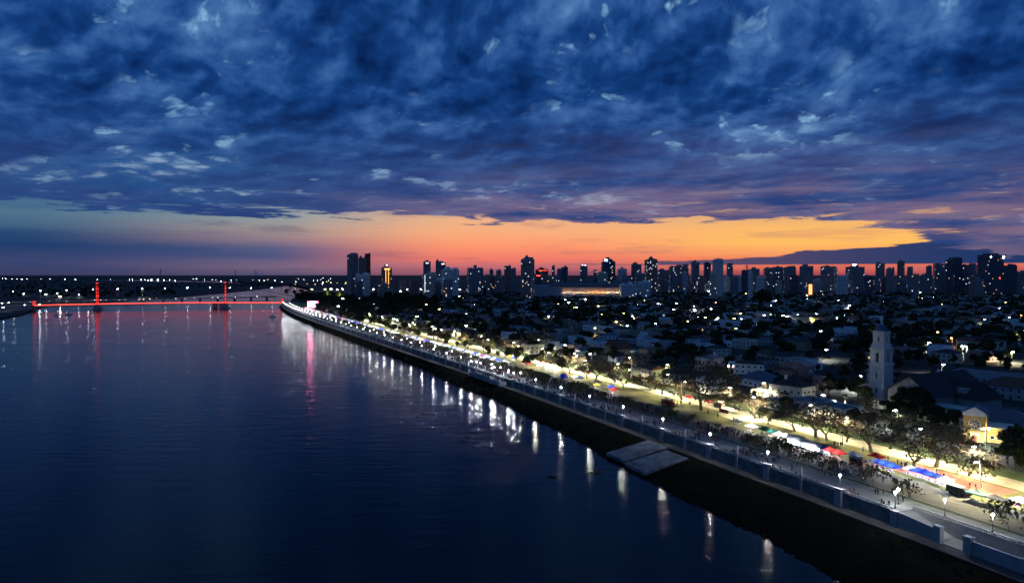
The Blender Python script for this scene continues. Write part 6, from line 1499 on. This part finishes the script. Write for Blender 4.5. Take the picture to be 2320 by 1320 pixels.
# sitting on the wall of the near promenade, in clumps
for y0, n in ((171+9,3),(188,5),(199,6),(206,5),(214,5),(221,3),(232,5),(236,6),(252,6),(262,5),(268,3),(281,5),(290,6),(300,3),(309,5),(316,4),(330,4),(338,5),(351,4),(362,3)):
    for k in range(n): where_to(y0 + k*.75 + rnd.uniform(-.1, .1), .95, pose='sit' if rnd.random() < .7 else 'stand', z=0, rz=ang(y0) + rnd.uniform(-.4, .4), place=' on river wall')
def crowd(y0, y1, t0, t1, n, clump=True, place=' on the road'):
    while n > 0:
        y = rnd.uniform(y0, y1); t = rnd.uniform(t0, t1); k = rnd.choice((1, 2, 2, 3, 4)) if clump else 1
        for j in range(k): where_to(y + rnd.gauss(0, .7), min(max(t + rnd.gauss(0, .6), t0 - .5), t1 + .5), place=place)
        n -= k
crowd(150, 168, 20, 24.0, 26, place=' on the road'); crowd(160, 200, 8, 20, 8); crowd(196, 204, 20, 23.5, 14); crowd(206, 216, 20.5, 24, 22); crowd(205, 262, 1.5, 11, 34, place=' on promenade'); crowd(200, 262, 15, 20, 26)
crowd(181, 262, 1.5, 11.5, 60, place=' on promenade'); crowd(180, 262, 15, 23, 60); crowd(200, 262, 15, 24, 70); crowd(262, 310, 15, 24, 70); crowd(228, 262, 17, 24, 66, place=' at the stalls'); crowd(262, 300, 15, 22, 22); crowd(262, 340, 1.5, 11, 24, place=' on promenade'); crowd(300, 420, 15, 24, 190, place=' in the crowd'); crowd(270, 330, 30, 46, 14, place=' on the lawn'); crowd(190, 230, 30, 46, 14, place=' on the lawn'); crowd(176, 204, 36, 45, 9, place=' on the red court')
crowd(330, 420, 1.5, 11, 40, place=' on promenade'); crowd(230, 330, 15, 24, 120, place=' in the crowd'); crowd(330, 470, 3, 24, 320); crowd(300, 470, 2, 24, 260); crowd(420, 640, 2, 25, 1200); crowd(640, 1000, 2, 25, 1100); crowd(270, 340, 49, 57, 10, place=' on the park street')
people.sort(key=lambda a: a[0] if pix(a[1], a[0])[0] < 2330 else 9999)
restp = MB()
lowsrc = []
for kcol in range(4):
    m_ = MB(); a_, l_c = combos[kcol][0], combos[kcol][1]
    for s in (-.1, .1): m_.lathe([(.06, 0), (.07, .45), (.1, .9)], l_c, 4, (s, 0))
    m_.lathe([(.17, .88), (.17, 1.1), (.22, 1.38), (.07, 1.5)], a_, 6); 
    for s in (-.26, .26): m_.lathe([(.045, .8), (.055, 1.1), (.07, 1.42)], a_, 4, (s, 0))
    m_.lathe([(.06, 1.48), (.1, 1.56), (.105, 1.66), (.06, 1.76)], 'hair', 6); lowsrc.append(m_)
np_ = 0
for Y, X, pose, rz, z, place in people:
    if np_ < 299:
        if pix(X, Y)[0] > 2335: continue
        me, cw = PM[pose][rnd.randrange(7)]; s = rnd.uniform(.94, 1.06)
        zz = ZP + .02 + (0 if pose != 'sit' else .02)
        o = link('person', me, loc=(X, Y, zz), rz=rz, sc=s); verb = VERB[pose] if pose != 'sit' else 'sitting'
        tag(o, 'person in %s %s%s' % (cw, VERB[pose].split(' something')[0], place), 'person', 'people strolling on the riverside'); np_ += 1
    else: bake(restp, lowsrc[rnd.randrange(4)], X, Y, ZP + .02, rz, rnd.uniform(.95, 1.05))
o = link('distant_crowd', restp.mesh('distant_crowd')); o['kind'] = 'stuff'; o['label'] = 'dense distant crowd filling the far promenade and road'
print('people', len(people))
# benches along the verge
bm_ = MB(); bm_.box(-.9, .9, -.25, .25, .42, .48, 'conc', True); BS = bm_.mesh('seat'); bm_ = MB(); bm_.box(-.08, .08, -.2, .2, 0, .42, 'conc'); BL = bm_.mesh('leg')
for k in range(22):
    y = 186 + k * 9.5 + rnd.uniform(-1, 1); p = PT(y, 1.15)
    if not 178 < y < 400: continue
    o = link('bench', None, loc=(p[0], p[1], ZP + .02), rz=ang(y)); tag(o, 'low concrete bench', 'bench', 'benches of the promenade'); link('seat', BS, o); link('leg', BL, o, (-.7, 0, 0)); link('leg', BL, o, (.7, 0, 0))

finish_labels()
print('objects', len(bpy.data.objects), 'tris', sum(len(o.data.polygons) for o in bpy.data.objects if o.type == 'MESH'))
